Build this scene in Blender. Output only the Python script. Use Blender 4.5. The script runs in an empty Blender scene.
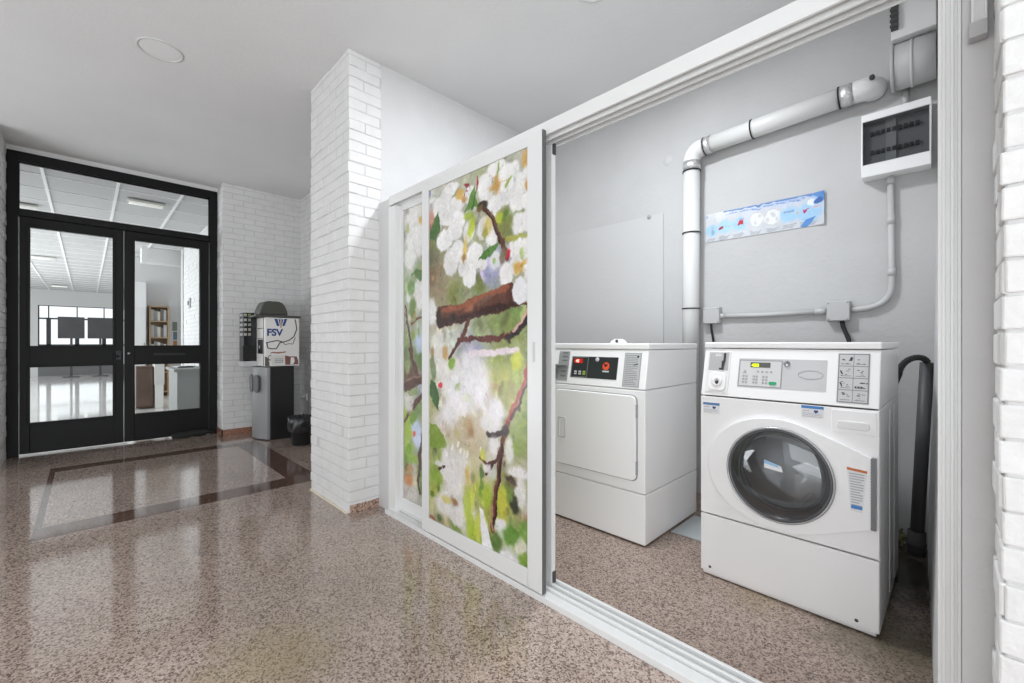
import bpy, bmesh, math, random
import numpy as np
from mathutils import Vector, Matrix
PI = math.pi
random.seed(7)
scn = bpy.context.scene
COL = scn.collection

# ---------------------------------------------------------------- camera
HC = 1.15
TH = 0.78995
cam_d = bpy.data.cameras.new('camera')
cam = bpy.data.objects.new('camera', cam_d)
COL.objects.link(cam)
cam.location = (0, 0, HC)
cam.rotation_euler = (PI / 2, 0, TH)
cam_d.sensor_width = 36.0
cam_d.lens = 36.0 * 429.0 / 1024.0
cam_d.shift_y = 1.4 / 1024.0
cam_d.clip_start = 0.02
cam_d.clip_end = 200
scn.camera = cam

# ---------------------------------------------------------------- sky, lamps, exposure
vs = scn.view_settings
vs.view_transform = 'Standard'
vs.look = 'None'
vs.exposure = 0.2
vs.gamma = 1.0
vs.use_curve_mapping = False
world = bpy.data.worlds.new('overcast_sky')
scn.world = world
world.use_nodes = True
world.node_tree.nodes['Background'].inputs[0].default_value = (0.97, 1.0, 1.03, 1)
world.node_tree.nodes['Background'].inputs[1].default_value = 1.05
scn.cycles.use_denoising = True
scn.cycles.max_bounces = 10
scn.cycles.diffuse_bounces = 6
scn.cycles.glossy_bounces = 4
scn.cycles.transmission_bounces = 8
scn.cycles.transparent_max_bounces = 12
scn.cycles.caustics_refractive = False
scn.cycles.caustics_reflective = False
scn.cycles.sample_clamp_indirect = 6.0


def area_lamp(name, loc, target, sx, sy, power, col=(1, 1, 1), spread=PI):
    d = bpy.data.lights.new(name, 'AREA')
    d.shape = 'RECTANGLE'
    d.size, d.size_y, d.energy, d.color = sx, sy, power, col
    d.spread = spread
    o = bpy.data.objects.new(name, d)
    COL.objects.link(o)
    o.location = loc
    o.rotation_euler = (Vector(target) - Vector(loc)).to_track_quat('-Z', 'Y').to_euler()
    return o


COOL = (0.96, 1.0, 1.045)
# daylight through the lobby's front windows behind the photographer, and an added side fill
area_lamp('lobby_window_light', (0.6, -3.6, 1.7), (-0.8, 1.4, 1.3), 3.4, 2.2, 37, COOL)
area_lamp('lobby_side_fill', (3.4, -0.9, 1.6), (-3.0, 0.6, 1.4), 2.6, 2.0, 66, COOL)
area_lamp('hall_side_fill', (-13.0, -2.9, 1.7), (-13.0, 1.0, 1.7), 9.0, 2.0, 200, COOL)  # unseen lamp added to brighten the hall
area_lamp('corridor_uplight', (-4.9, -2.4, 0.3), (-5.3, 0.6, 3.1), 2.6, 1.8, 72, COOL)  # uplight added to brighten the far corridor ceiling
# unseen uplight added for the ceiling, and fill added at the closet's unlit lamp
area_lamp('lobby_uplight', (1.2, -2.2, 0.25), (0.6, -1.4, 3.1), 4.5, 3.2, 106, COOL)
area_lamp('closet_fill_light', (-1.36, 1.99, 3.10), (-1.36, 1.99, 0.0), 0.24, 0.24, 38, COOL)


# ---------------------------------------------------------------- materials
def lin(c):
    out = []
    for v in c[:3]:
        v = v / 255.0
        out.append(v / 12.92 if v <= 0.04045 else ((v + 0.055) / 1.055) ** 2.4)
    return tuple(out)


MATS = {}


def mat(name, rgb, rough=0.5, metal=0.0, spec=0.5, bump=0.0, bscale=60.0, vary=0.0, vscale=4.0, emit=None, estr=0.0, coat=0.0):
    if name in MATS:
        return MATS[name]
    m = bpy.data.materials.new(name)
    m.use_nodes = True
    nt = m.node_tree
    b = nt.nodes['Principled BSDF']
    c = lin(rgb)
    b.inputs['Base Color'].default_value = (*c, 1)
    b.inputs['Roughness'].default_value = rough
    b.inputs['Metallic'].default_value = metal
    b.inputs['Specular IOR Level'].default_value = spec
    if coat:
        b.inputs['Coat Weight'].default_value = coat
    tc = nt.nodes.new('ShaderNodeTexCoord')
    if vary:
        n = nt.nodes.new('ShaderNodeTexNoise')
        n.inputs['Scale'].default_value = vscale
        n.inputs['Detail'].default_value = 6
        nt.links.new(tc.outputs['Object'], n.inputs['Vector'])
        r = nt.nodes.new('ShaderNodeValToRGB')
        r.color_ramp.elements[0].position = 0.3
        r.color_ramp.elements[1].position = 0.7
        r.color_ramp.elements[0].color = (*[x * (1 - vary) for x in c], 1)
        r.color_ramp.elements[1].color = (*[min(1, x * (1 + vary * 0.5)) for x in c], 1)
        nt.links.new(n.outputs['Fac'], r.inputs['Fac'])
        nt.links.new(r.outputs['Color'], b.inputs['Base Color'])
    if bump:
        n2 = nt.nodes.new('ShaderNodeTexNoise')
        n2.inputs['Scale'].default_value = bscale
        n2.inputs['Detail'].default_value = 5
        nt.links.new(tc.outputs['Object'], n2.inputs['Vector'])
        bp = nt.nodes.new('ShaderNodeBump')
        bp.inputs['Strength'].default_value = bump
        bp.inputs['Distance'].default_value = 0.01
        nt.links.new(n2.outputs['Fac'], bp.inputs['Height'])
        nt.links.new(bp.outputs['Normal'], b.inputs['Normal'])
    if emit:
        b.inputs['Emission Color'].default_value = (*lin(emit), 1)
        b.inputs['Emission Strength'].default_value = estr
    MATS[name] = m
    return m


def glass_mat(name, tint, refl=0.08, rough=0.0):
    """Thin pane: mostly clear, with a fresnel sheen."""
    m = bpy.data.materials.new(name)
    m.use_nodes = True
    nt = m.node_tree
    nt.nodes.clear()
    out = nt.nodes.new('ShaderNodeOutputMaterial')
    tr = nt.nodes.new('ShaderNodeBsdfTransparent')
    tr.inputs[0].default_value = (*tint, 1)
    gl = nt.nodes.new('ShaderNodeBsdfGlossy')
    gl.inputs['Roughness'].default_value = rough
    gl.inputs['Color'].default_value = (0.95, 0.97, 0.97, 1)
    lw = nt.nodes.new('ShaderNodeFresnel')
    lw.inputs['IOR'].default_value = 1.05
    mp = nt.nodes.new('ShaderNodeMath')
    mp.operation = 'MULTIPLY_ADD'
    mp.inputs[1].default_value = 0.8
    mp.inputs[2].default_value = refl
    mp.use_clamp = True
    mx = nt.nodes.new('ShaderNodeMixShader')
    nt.links.new(lw.outputs[0], mp.inputs[0])
    nt.links.new(mp.outputs[0], mx.inputs[0])
    nt.links.new(tr.outputs[0], mx.inputs[1])
    nt.links.new(gl.outputs[0], mx.inputs[2])
    nt.links.new(mx.outputs[0], out.inputs[0])
    return m


def attr_mat(name, rough=0.3, spec=0.4):
    m = bpy.data.materials.new(name)
    m.use_nodes = True
    nt = m.node_tree
    b = nt.nodes['Principled BSDF']
    a = nt.nodes.new('ShaderNodeAttribute')
    a.attribute_name = 'print'
    nt.links.new(a.outputs['Color'], b.inputs['Base Color'])
    b.inputs['Roughness'].default_value = rough
    b.inputs['Specular IOR Level'].default_value = spec
    return m


def terrazzo(name, base, light, dark, scale=70.0, rough=0.16, stains=False, coat=0.0):
    m = bpy.data.materials.new(name)
    m.use_nodes = True
    nt = m.node_tree
    N, L = nt.nodes.new, nt.links.new
    b = nt.nodes['Principled BSDF']
    tc = N('ShaderNodeTexCoord')
    wob = N('ShaderNodeTexNoise')
    wob.inputs['Scale'].default_value = 55
    L(tc.outputs['Object'], wob.inputs['Vector'])
    add = N('ShaderNodeMixRGB')
    add.blend_type = 'ADD'
    add.inputs[0].default_value = 0.02
    L(tc.outputs['Object'], add.inputs[1])
    L(wob.outputs['Color'], add.inputs[2])
    v = N('ShaderNodeTexVoronoi')
    v.inputs['Scale'].default_value = scale
    v.inputs['Randomness'].default_value = 1.0
    L(add.outputs[0], v.inputs['Vector'])
    sep = N('ShaderNodeSeparateColor')
    L(v.outputs['Color'], sep.inputs[0])
    r = N('ShaderNodeValToRGB')
    r.color_ramp.interpolation = 'CONSTANT'
    els = r.color_ramp.elements
    els[0].position = 0.0
    els[0].color = (*lin(dark), 1)
    els[1].position = 0.2
    els[1].color = (*[0.55 * p + 0.45 * q for p, q in zip(lin(dark), lin(base))], 1)
    for pos, c in ((0.34, base), (0.62, [0.5 * (p + q) for p, q in zip(base, light)]), (0.84, light)):
        e = els.new(pos)
        e.color = (*lin(c), 1)
    L(sep.outputs[0], r.inputs['Fac'])
    # big soft wear variation
    big = N('ShaderNodeTexNoise')
    big.inputs['Scale'].default_value = 1.3
    big.inputs['Detail'].default_value = 4
    L(tc.outputs['Object'], big.inputs['Vector'])
    br = N('ShaderNodeValToRGB')
    br.color_ramp.elements[0].position = 0.3
    br.color_ramp.elements[1].position = 0.72
    br.color_ramp.elements[0].color = (0.80, 0.78, 0.76, 1)
    br.color_ramp.elements[1].color = (1.06, 1.05, 1.04, 1)
    L(big.outputs['Fac'], br.inputs['Fac'])
    mul = N('ShaderNodeMixRGB')
    mul.blend_type = 'MULTIPLY'
    mul.inputs[0].default_value = 1.0
    L(r.outputs['Color'], mul.inputs[1])
    L(br.outputs['Color'], mul.inputs[2])
    last = mul
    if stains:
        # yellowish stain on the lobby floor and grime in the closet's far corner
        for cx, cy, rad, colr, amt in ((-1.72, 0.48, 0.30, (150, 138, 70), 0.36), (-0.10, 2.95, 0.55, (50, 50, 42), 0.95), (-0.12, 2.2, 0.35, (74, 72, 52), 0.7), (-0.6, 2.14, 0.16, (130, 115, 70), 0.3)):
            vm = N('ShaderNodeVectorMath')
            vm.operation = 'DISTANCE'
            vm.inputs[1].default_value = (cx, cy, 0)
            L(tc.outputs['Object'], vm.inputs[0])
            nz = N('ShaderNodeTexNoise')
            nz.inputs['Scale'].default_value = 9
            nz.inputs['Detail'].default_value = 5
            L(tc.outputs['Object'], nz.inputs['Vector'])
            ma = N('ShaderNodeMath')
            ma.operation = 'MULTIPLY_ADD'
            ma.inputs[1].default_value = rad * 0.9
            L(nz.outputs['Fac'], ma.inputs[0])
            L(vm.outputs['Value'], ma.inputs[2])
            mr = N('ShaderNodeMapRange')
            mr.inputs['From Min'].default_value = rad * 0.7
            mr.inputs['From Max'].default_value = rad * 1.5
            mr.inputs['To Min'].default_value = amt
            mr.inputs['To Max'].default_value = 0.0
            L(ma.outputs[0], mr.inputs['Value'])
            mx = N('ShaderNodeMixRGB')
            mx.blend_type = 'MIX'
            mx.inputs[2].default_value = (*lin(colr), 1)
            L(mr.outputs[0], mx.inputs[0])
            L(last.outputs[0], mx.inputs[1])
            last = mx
    L(last.outputs[0], b.inputs['Base Color'])
    rn = N('ShaderNodeTexNoise')
    rn.inputs['Scale'].default_value = 3.0
    rn.inputs['Detail'].default_value = 5
    L(tc.outputs['Object'], rn.inputs['Vector'])
    rr = N('ShaderNodeMapRange')
    rr.inputs['To Min'].default_value = rough * 0.6
    rr.inputs['To Max'].default_value = rough * 1.5
    L(rn.outputs['Fac'], rr.inputs['Value'])
    L(rr.outputs[0], b.inputs['Roughness'])
    b.inputs['Coat Weight'].default_value = coat
    b.inputs['Coat Roughness'].default_value = 0.06
    b.inputs['Coat IOR'].default_value = 1.6
    b.inputs['Specular IOR Level'].default_value = 0.5
    return m


M_PLASTER = mat('white_plaster', (206, 206, 206), 0.85, bump=0.25, bscale=35, vary=0.05, vscale=2.5)
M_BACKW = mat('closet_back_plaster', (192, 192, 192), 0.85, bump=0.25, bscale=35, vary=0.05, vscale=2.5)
M_CEIL = mat('ceiling_paint', (216, 216, 216), 0.9, bump=0.15, bscale=50, vary=0.04, vscale=1.5)
M_BRICK = mat('white_painted_brick', (218, 218, 217), 0.65, bump=0.35, bscale=45, vary=0.05, vscale=9)
M_MORTAR = mat('painted_mortar', (200, 200, 199), 0.9, bump=0.3, bscale=60)
M_FLOOR = terrazzo('terrazzo_floor', (178, 160, 149), (202, 186, 175), (114, 97, 90), 165, 0.12, True, 0.55)
M_FLOOR2 = terrazzo('terrazzo_closet', (160, 142, 131), (182, 165, 155), (106, 91, 83), 165, 0.22, True)  # darker, less polished terrazzo for the closet
M_BAND = terrazzo('terrazzo_border', (104, 80, 70), (124, 98, 86), (76, 58, 51), 165, 0.10, False, 0.55)
M_SKIRT = terrazzo('terrazzo_skirting', (178, 150, 134), (206, 184, 168), (120, 94, 84), 90, 0.35)
M_ALU = mat('white_lacquered_aluminium', (222, 223, 222), 0.3, spec=0.5)
M_ALU2 = mat('grey_track_aluminium', (196, 196, 196), 0.35)
M_BLACKFRAME = mat('black_door_metal', (11, 11, 11), 0.5, spec=0.25, bump=0.05, bscale=20)
M_RUBBER = mat('black_rubber', (30, 30, 30), 0.7)
M_DARKGREY = mat('dark_grey_plastic', (72, 72, 73), 0.5)
M_WHITE = mat('white_enamel', (242, 242, 242), 0.28, spec=0.5)
M_WHITEPL = mat('white_plastic', (232, 232, 232), 0.4)
M_GREYPL = mat('grey_panel_plastic', (196, 197, 198), 0.45)
M_GREYPL2 = mat('mid_grey_plastic', (158, 159, 160), 0.45)
M_PIPE = mat('white_pvc_pipe', (214, 214, 213), 0.35)
M_DUCT = mat('grey_duct_pvc', (176, 176, 176), 0.5)
M_CONDUIT = mat('grey_conduit', (190, 190, 190), 0.5)
M_FOIL = mat('foil_tape', (205, 205, 205), 0.3, metal=0.6, bump=0.6, bscale=70)
M_STEEL = mat('brushed_steel', (170, 170, 172), 0.3, metal=1.0)
M_INK = mat('grey_ink', (120, 122, 125), 0.7)
M_INKDK = mat('dark_ink', (58, 58, 60), 0.7)
M_BLUE = mat('blue_print', (70, 130, 195), 0.6)
M_NAVY = mat('navy_print', (38, 70, 130), 0.6)
M_PAPER = mat('label_paper', (226, 227, 229), 0.6)
M_GLASS = glass_mat('window_glass', (0.97, 0.98, 0.98), -0.02)


# ---------------------------------------------------------------- mesh helpers
class MB:
    def __init__(self):
        self.v, self.f, self.m, self.s = [], [], [], []

    def add(self, vs_, fs, mi=0, smooth=False):
        o = len(self.v)
        self.v += [tuple(p) for p in vs_]
        for f in fs:
            self.f.append([i + o for i in f])
            self.m.append(mi)
            self.s.append(smooth)
        return self

    def box(self, x0, x1, y0, y1, z0, z1, mi=0, jit=0.0):
        j = lambda: random.uniform(-jit, jit) if jit else 0.0
        vs_ = [(x + j(), y + j(), z + j()) for x in (x0, x1) for y in (y0, y1) for z in (z0, z1)]
        return self.add(vs_, [(0, 1, 3, 2), (4, 6, 7, 5), (0, 4, 5, 1), (2, 3, 7, 6), (0, 2, 6, 4), (1, 5, 7, 3)], mi)

    def hexa(self, p, mi=0):
        """8 corners ordered like box()."""
        return self.add(p, [(0, 1, 3, 2), (4, 6, 7, 5), (0, 4, 5, 1), (2, 3, 7, 6), (0, 2, 6, 4), (1, 5, 7, 3)], mi)

    def prism(self, poly, axis, a0, a1, mi=0, smooth=False):
        """poly is (p, q) pairs in the two other axes (x: yz, y: xz, z: xy)."""
        def P(p, a):
            return {'x': (a, p[0], p[1]), 'y': (p[0], a, p[1]), 'z': (p[0], p[1], a)}[axis]
        n = len(poly)
        vs_ = [P(p, a0) for p in poly] + [P(p, a1) for p in poly]
        self.add(vs_, [list(range(n))[::-1], list(range(n, 2 * n))], mi)
        o = len(self.v) - 2 * n
        for i in range(n):
            j = (i + 1) % n
            self.f.append([o + i, o + j, o + n + j, o + n + i])
            self.m.append(mi)
            self.s.append(smooth)
        return self

    def tube(self, pts, r, n=16, mi=0, cap=True, smooth=True):
        pts = [Vector(p) for p in pts]
        rs = r if isinstance(r, (list, tuple)) else [r] * len(pts)
        t0 = (pts[1] - pts[0]).normalized()
        ref = Vector((0, 0, 1)) if abs(t0.z) < 0.9 else Vector((1, 0, 0))
        nrm = (ref - t0 * ref.dot(t0)).normalized()
        vs_, k = [], len(pts)
        for i, p in enumerate(pts):
            t = (pts[min(i + 1, k - 1)] - pts[max(i - 1, 0)]).normalized()
            nrm = (nrm - t * nrm.dot(t)).normalized()
            bn = t.cross(nrm)
            for a in range(n):
                an = 2 * PI * a / n
                vs_.append(p + (nrm * math.cos(an) + bn * math.sin(an)) * rs[i])
        fs = []
        for i in range(k - 1):
            for a in range(n):
                b = (a + 1) % n
                fs.append((i * n + a, i * n + b, (i + 1) * n + b, (i + 1) * n + a))
        self.add(vs_, fs, mi, smooth)
        if cap:
            o = len(self.v) - k * n
            self.f.append([o + a for a in range(n)][::-1]); self.m.append(mi); self.s.append(False)
            self.f.append([o + (k - 1) * n + a for a in range(n)]); self.m.append(mi); self.s.append(False)
        return self

    def lathe(self, prof, c, axis='y', n=64, mi=0, smooth=True, close=False):
        """prof: (radius, offset along axis)."""
        vs_ = []
        for r, h in prof:
            for a in range(n):
                an = 2 * PI * a / n
                p, q = r * math.cos(an), r * math.sin(an)
                vs_.append({'y': (c[0] + p, c[1] + h, c[2] + q), 'z': (c[0] + p, c[1] + q, c[2] + h), 'x': (c[0] + h, c[1] + p, c[2] + q)}[axis])
        fs = []
        k = len(prof)
        for i in range(k if close else k - 1):
            i2 = (i + 1) % k
            for a in range(n):
                b = (a + 1) % n
                fs.append((i * n + a, i * n + b, i2 * n + b, i2 * n + a))
        return self.add(vs_, fs, mi, smooth)

    def build(self, name, mats, parent=None, loc=None, bevel=0.0, seg=2, kind=None):
        me = bpy.data.meshes.new(name)
        me.from_pydata(self.v, [], self.f)
        for m in (mats if isinstance(mats, (list, tuple)) else [mats]):
            me.materials.append(m)
        me.polygons.foreach_set('material_index', self.m)
        me.polygons.foreach_set('use_smooth', self.s)
        bm = bmesh.new()
        bm.from_mesh(me)
        bmesh.ops.remove_doubles(bm, verts=bm.verts, dist=1e-6)
        bmesh.ops.recalc_face_normals(bm, faces=bm.faces)
        bm.to_mesh(me)
        bm.free()
        me.update()
        o = bpy.data.objects.new(name, me)
        COL.objects.link(o)
        if parent:
            o.parent = parent
        if loc:
            o.location = loc
        if bevel:
            b = o.modifiers.new('bevel', 'BEVEL')
            b.width, b.segments, b.limit_method, b.angle_limit = bevel, seg, 'ANGLE', math.radians(40)
            b.harden_normals = False
        if kind:
            o['kind'] = kind
        return o


def thing(name, label, cat, loc=(0, 0, 0), rot=(0, 0, 0), group=None, kind=None):
    o = bpy.data.objects.new(name, None)
    COL.objects.link(o)
    o.location, o.rotation_euler = loc, rot
    o.empty_display_size = 0.1
    return tag(o, label, cat, group, kind)


def tag(o, label, cat, group=None, kind=None):
    o['label'], o['category'] = label, cat
    if group:
        o['group'] = group
    if kind:
        o['kind'] = kind
    return o


def part(mb, name, m, parent, label=None, bevel=0.0, seg=2):
    o = mb.build(name, m, parent, bevel=bevel, seg=seg)
    if label:
        o['label'] = label
    return o


def rrect(x0, x1, z0, z1, r, n=6):
    pts = []
    for cx, cz, a0 in ((x1 - r, z1 - r, 0), (x0 + r, z1 - r, 90), (x0 + r, z0 + r, 180), (x1 - r, z0 + r, 270)):
        for i in range(n + 1):
            a = math.radians(a0 + 90 * i / n)
            pts.append((cx + r * math.cos(a), cz + r * math.sin(a)))
    return pts


def lettering(text, size, m, parent, loc, rot, name='lettering', depth=0.0006, bold=0.0, align='LEFT'):
    cu = bpy.data.curves.new('text_curve', 'FONT')
    cu.body, cu.size, cu.extrude, cu.offset = text, size, depth, bold
    cu.align_x = align
    t = bpy.data.objects.new('text_tmp', cu)
    COL.objects.link(t)
    dg = bpy.context.evaluated_depsgraph_get()
    me = bpy.data.meshes.new_from_object(t.evaluated_get(dg))
    bpy.data.objects.remove(t)
    bpy.data.curves.remove(cu)
    me.name = name
    me.materials.clear()
    me.materials.append(m)
    o = bpy.data.objects.new(name, me)
    COL.objects.link(o)
    o.parent = parent
    o.location, o.rotation_euler = loc, rot
    return o


# ---------------------------------------------------------------- flat prints painted on a fine grid
def paint(W, H, nx, nz, bg, shapes, seed=1, idw=3.0, grain=1.0):
    xs = (np.arange(nx) + 0.5) / nx * W
    zs = (np.arange(nz) + 0.5) / nz * H
    X, Zz = np.meshgrid(xs, zs)
    rng = np.random.default_rng(seed)

    def noise(cell):
        gx, gz = int(W / cell) + 3, int(H / cell) + 3
        g = rng.standard_normal((gz, gx))
        fx, fz = X / cell, Zz / cell
        ix, iz = fx.astype(int), fz.astype(int)
        tx, tz = fx - ix, fz - iz
        tx, tz = tx * tx * (3 - 2 * tx), tz * tz * (3 - 2 * tz)
        return (g[iz, ix] * (1 - tx) * (1 - tz) + g[iz, ix + 1] * tx * (1 - tz) + g[iz + 1, ix] * (1 - tx) * tz + g[iz + 1, ix + 1] * tx * tz)
    wx, wz = noise(0.03) * 0.004 + noise(0.012) * 0.0016, noise(0.03) * 0.004 + noise(0.012) * 0.0016       # wobbly outlines
    num = np.zeros((nz, nx, 3))
    den = np.zeros((nz, nx))
    for bx, bz, c in bg:
        w = 1.0 / ((X + wx * 2 - bx) ** 2 + (Zz + wz * 2 - bz) ** 2 + 2e-4) ** (idw / 2)
        num += w[..., None] * np.array(c, float)
        den += w
    img = num / den[..., None]
    Xw, Zw = X + wx, Zz + wz

    def details(count, r0, r1, amp):
        # out-of-focus petals, leaves and twigs: small strokes a little lighter or darker than what they lie on
        nonlocal img
        for _ in range(count):
            cx, cz = rng.uniform(0, W), rng.uniform(0, H)
            r = rng.uniform(r0, r1)
            asp, an = rng.uniform(1.0, 3.2), rng.normal(0, 0.6)
            i0, i1 = max(0, int((cz - 4 * r) / H * nz)), min(nz, int((cz + 4 * r) / H * nz) + 1)
            j0, j1 = max(0, int((cx - 4 * r) / W * nx)), min(nx, int((cx + 4 * r) / W * nx) + 1)
            if i1 <= i0 or j1 <= j0:
                continue
            dx, dz = Xw[i0:i1, j0:j1] - cx, Zw[i0:i1, j0:j1] - cz
            p, q = dx * math.cos(an) + dz * math.sin(an), (-dx * math.sin(an) + dz * math.cos(an)) / asp
            a = np.clip(1.5 - np.hypot(p, q) / r, 0, 1)[..., None] * 0.8
            base = img[min(nz - 1, int(cz / H * nz)), min(nx - 1, int(cx / W * nx))]
            c = np.clip(base * (1 + rng.normal(0, amp)) + rng.normal(0, 5, 3), 20, 238)
            img[i0:i1, j0:j1] = img[i0:i1, j0:j1] * (1 - a) + c * a
    if grain >= 1.0:
        details(420, 0.006, 0.022, 0.16)

    def put(a, c):
        nonlocal img
        a = np.clip(a, 0, 1)
        a = a * a * (3 - 2 * a)
        img = img * (1 - a[..., None]) + np.array(c, float) * a[..., None]
    for s in shapes:
        if s[0] == 'e':
            _, cx, cz, rx, rz, ang, c, soft = s
            an = math.radians(-ang)
            dx, dz = Xw - cx, Zw - cz
            p, q = dx * math.cos(an) + dz * math.sin(an), -dx * math.sin(an) + dz * math.cos(an)
            d = np.sqrt((p / max(rx, 1e-4)) ** 2 + (q / max(rz, 1e-4)) ** 2)
            a = np.clip((1 + soft * 0.5 - d) / max(soft, 0.08), 0, 1)
            if soft <= 0.36 and min(c) > 200 and rx > 0.015:        # petal: thin shaded rim, faint veins, warmer heart
                put(0.30 * np.clip((1.14 + soft * 0.5 - d) / 0.3, 0, 1), (150, 150, 128))
                put(a, c)
                vein = np.abs(np.sin(np.arctan2(q, p) * 7 + wx * 900))
                put(a * np.clip(0.20 - 0.20 * vein, 0, 1), (196, 195, 190))
                put(a * 0.30 * np.clip(0.75 - d, 0, 1), (206, 204, 188))
            else:
                sf = max(soft, 0.55)
                a = np.clip((1 + sf * 0.5 - d) / sf, 0, 1)
                put(a * (0.76 if soft >= 0.5 else 0.95), c)
        elif s[0] == 'l':
            _, pts, w0, w1, c, soft = s
            best = np.full(X.shape, -9.0)
            n = len(pts) - 1
            for i in range(n):
                (x0, z0), (x1, z1) = pts[i], pts[i + 1]
                ll = (x1 - x0) ** 2 + (z1 - z0) ** 2 + 1e-9
                t = np.clip(((Xw - x0) * (x1 - x0) + (Zw - z0) * (z1 - z0)) / ll, 0, 1)
                d = np.hypot(Xw - x0 - t * (x1 - x0), Zw - z0 - t * (z1 - z0))
                w = (w0 + (w1 - w0) * (i + t) / n) / 2
                best = np.maximum(best, (1 + soft * 0.5 - d / w) / max(soft, 0.45))
            put(best, c)
        else:
            _, pts, c, soft = s
            inside = np.zeros(X.shape, bool)
            dist = np.full(X.shape, 9.0)
            for i in range(len(pts)):
                (x0, z0), (x1, z1) = pts[i], pts[(i + 1) % len(pts)]
                cond = (z0 > Zw) != (z1 > Zw)
                xi = (x1 - x0) * (Zw - z0) / ((z1 - z0) if abs(z1 - z0) > 1e-9 else 1e-9) + x0
                inside ^= cond & (Xw < xi)
                ll = (x1 - x0) ** 2 + (z1 - z0) ** 2 + 1e-9
                t = np.clip(((Xw - x0) * (x1 - x0) + (Zw - z0) * (z1 - z0)) / ll, 0, 1)
                dist = np.minimum(dist, np.hypot(Xw - x0 - t * (x1 - x0), Zw - z0 - t * (z1 - z0)))
            sd = np.where(inside, dist, -dist)
            put(0.5 + sd / soft, c)
    if grain >= 1.0:
        details(1500, 0.002, 0.006, 0.07)
    img += (noise(0.008) * 3.0 + noise(0.016) * 3.0 + noise(0.03) * 3.0 + noise(0.08) * 4.0)[..., None] * grain
    img += rng.standard_normal((nz, nx, 3)) * 2.0 * grain
    img = np.clip(img, 0, 255) / 255.0
    return np.where(img <= 0.04045, img / 12.92, ((img + 0.055) / 1.055) ** 2.4)


def print_mesh(name, W, H, img, m, parent=None, thick=0.002, warp=None):
    """A real thin sheet: front grid with one colour per cell, plus back and edges. Lies in local xz, faces -y."""
    nz, nx = img.shape[:2]
    gx, gz = np.meshgrid(np.arange(nx + 1) / nx * W, np.arange(nz + 1) / nz * H)
    yy = np.zeros_like(gx) if warp is None else warp(gx, gz)
    co = np.stack([gx, yy, gz], -1).reshape(-1, 3)
    bx = co + np.array([0, thick, 0])
    idx = np.arange((nx + 1) * (nz + 1)).reshape(nz + 1, nx + 1)
    q = np.stack([idx[:-1, :-1], idx[:-1, 1:], idx[1:, 1:], idx[1:, :-1]], -1).reshape(-1, 4)
    nv = len(co)
    ring = np.concatenate([idx[0, :-1], idx[:-1, -1], idx[-1, :0:-1], idx[:0:-1, 0]])
    rn = np.roll(ring, -1)
    edge = np.stack([rn, ring, ring + nv, rn + nv], -1)
    faces = np.concatenate([q, edge])
    cols = np.concatenate([img.reshape(-1, 3), np.tile(img.reshape(-1, 3).mean(0), (len(edge), 1))])
    me = bpy.data.meshes.new(name)
    V = np.concatenate([co, bx]) if True else co
    me.vertices.add(len(V))
    me.vertices.foreach_set('co', V.astype(np.float32).ravel())
    me.loops.add(len(faces) * 4)
    me.loops.foreach_set('vertex_index', faces.astype(np.int32).ravel())
    me.polygons.add(len(faces))
    me.polygons.foreach_set('loop_start', (np.arange(len(faces)) * 4).astype(np.int32))
    me.update(calc_edges=True)
    at = me.color_attributes.new('print', 'FLOAT_COLOR', 'CORNER')
    c4 = np.ones((len(faces), 4, 4), np.float32)
    c4[:, :, :3] = cols[:, None, :]
    at.data.foreach_set('color', c4.ravel())
    me.materials.append(m)
    me.validate()
    o = bpy.data.objects.new(name, me)
    COL.objects.link(o)
    if parent:
        o.parent = parent
    return o


# ---------------------------------------------------------------- brickwork
def brick_panel(mb, o, du, dn, width, height, course=0.072, blen=0.235, z0=0.0, shift=0.0, depth=0.06, prot=0.002, endjit=0.0, gap=0.007):
    """Running-bond bricks standing proud of a plane by 'prot'; o = base corner, du along, dn outward."""
    du, dn, o = Vector(du), Vector(dn), Vector(o)
    nc = int(math.ceil(height / course))
    for c in range(nc):
        za, zb = z0 + c * course + gap / 2, min(z0 + (c + 1) * course - gap / 2, z0 + height)
        if zb - za < 0.01:
            continue
        off = (shift + (0.5 if c % 2 else 0.0)) * blen + random.uniform(-0.012, 0.012)
        a = -off
        while a < width - 1e-4:
            s0, s1 = max(a + gap / 2, 0.0), min(a + blen - gap / 2, width)
            a += blen
            if s1 - s0 < 0.02:
                continue
            if endjit:
                if s0 == 0.0:
                    s0 -= random.uniform(-0.2, 1) * endjit
                if s1 == width:
                    s1 += random.uniform(-0.2, 1) * endjit
            pr = prot + random.uniform(-0.0025, 0.0035)
            tz = random.uniform(-0.0015, 0.0015)
            pts = []
            for s in (s0, s1):
                for d in (-depth, pr + random.uniform(-0.0015, 0.0015)):
                    for z in (za + tz, zb + tz):
                        p = o + du * (s + random.uniform(-0.001, 0.001)) + dn * d
                        pts.append((p.x, p.y, z + random.uniform(-0.0015, 0.0015)))
            mb.hexa(pts)


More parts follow.
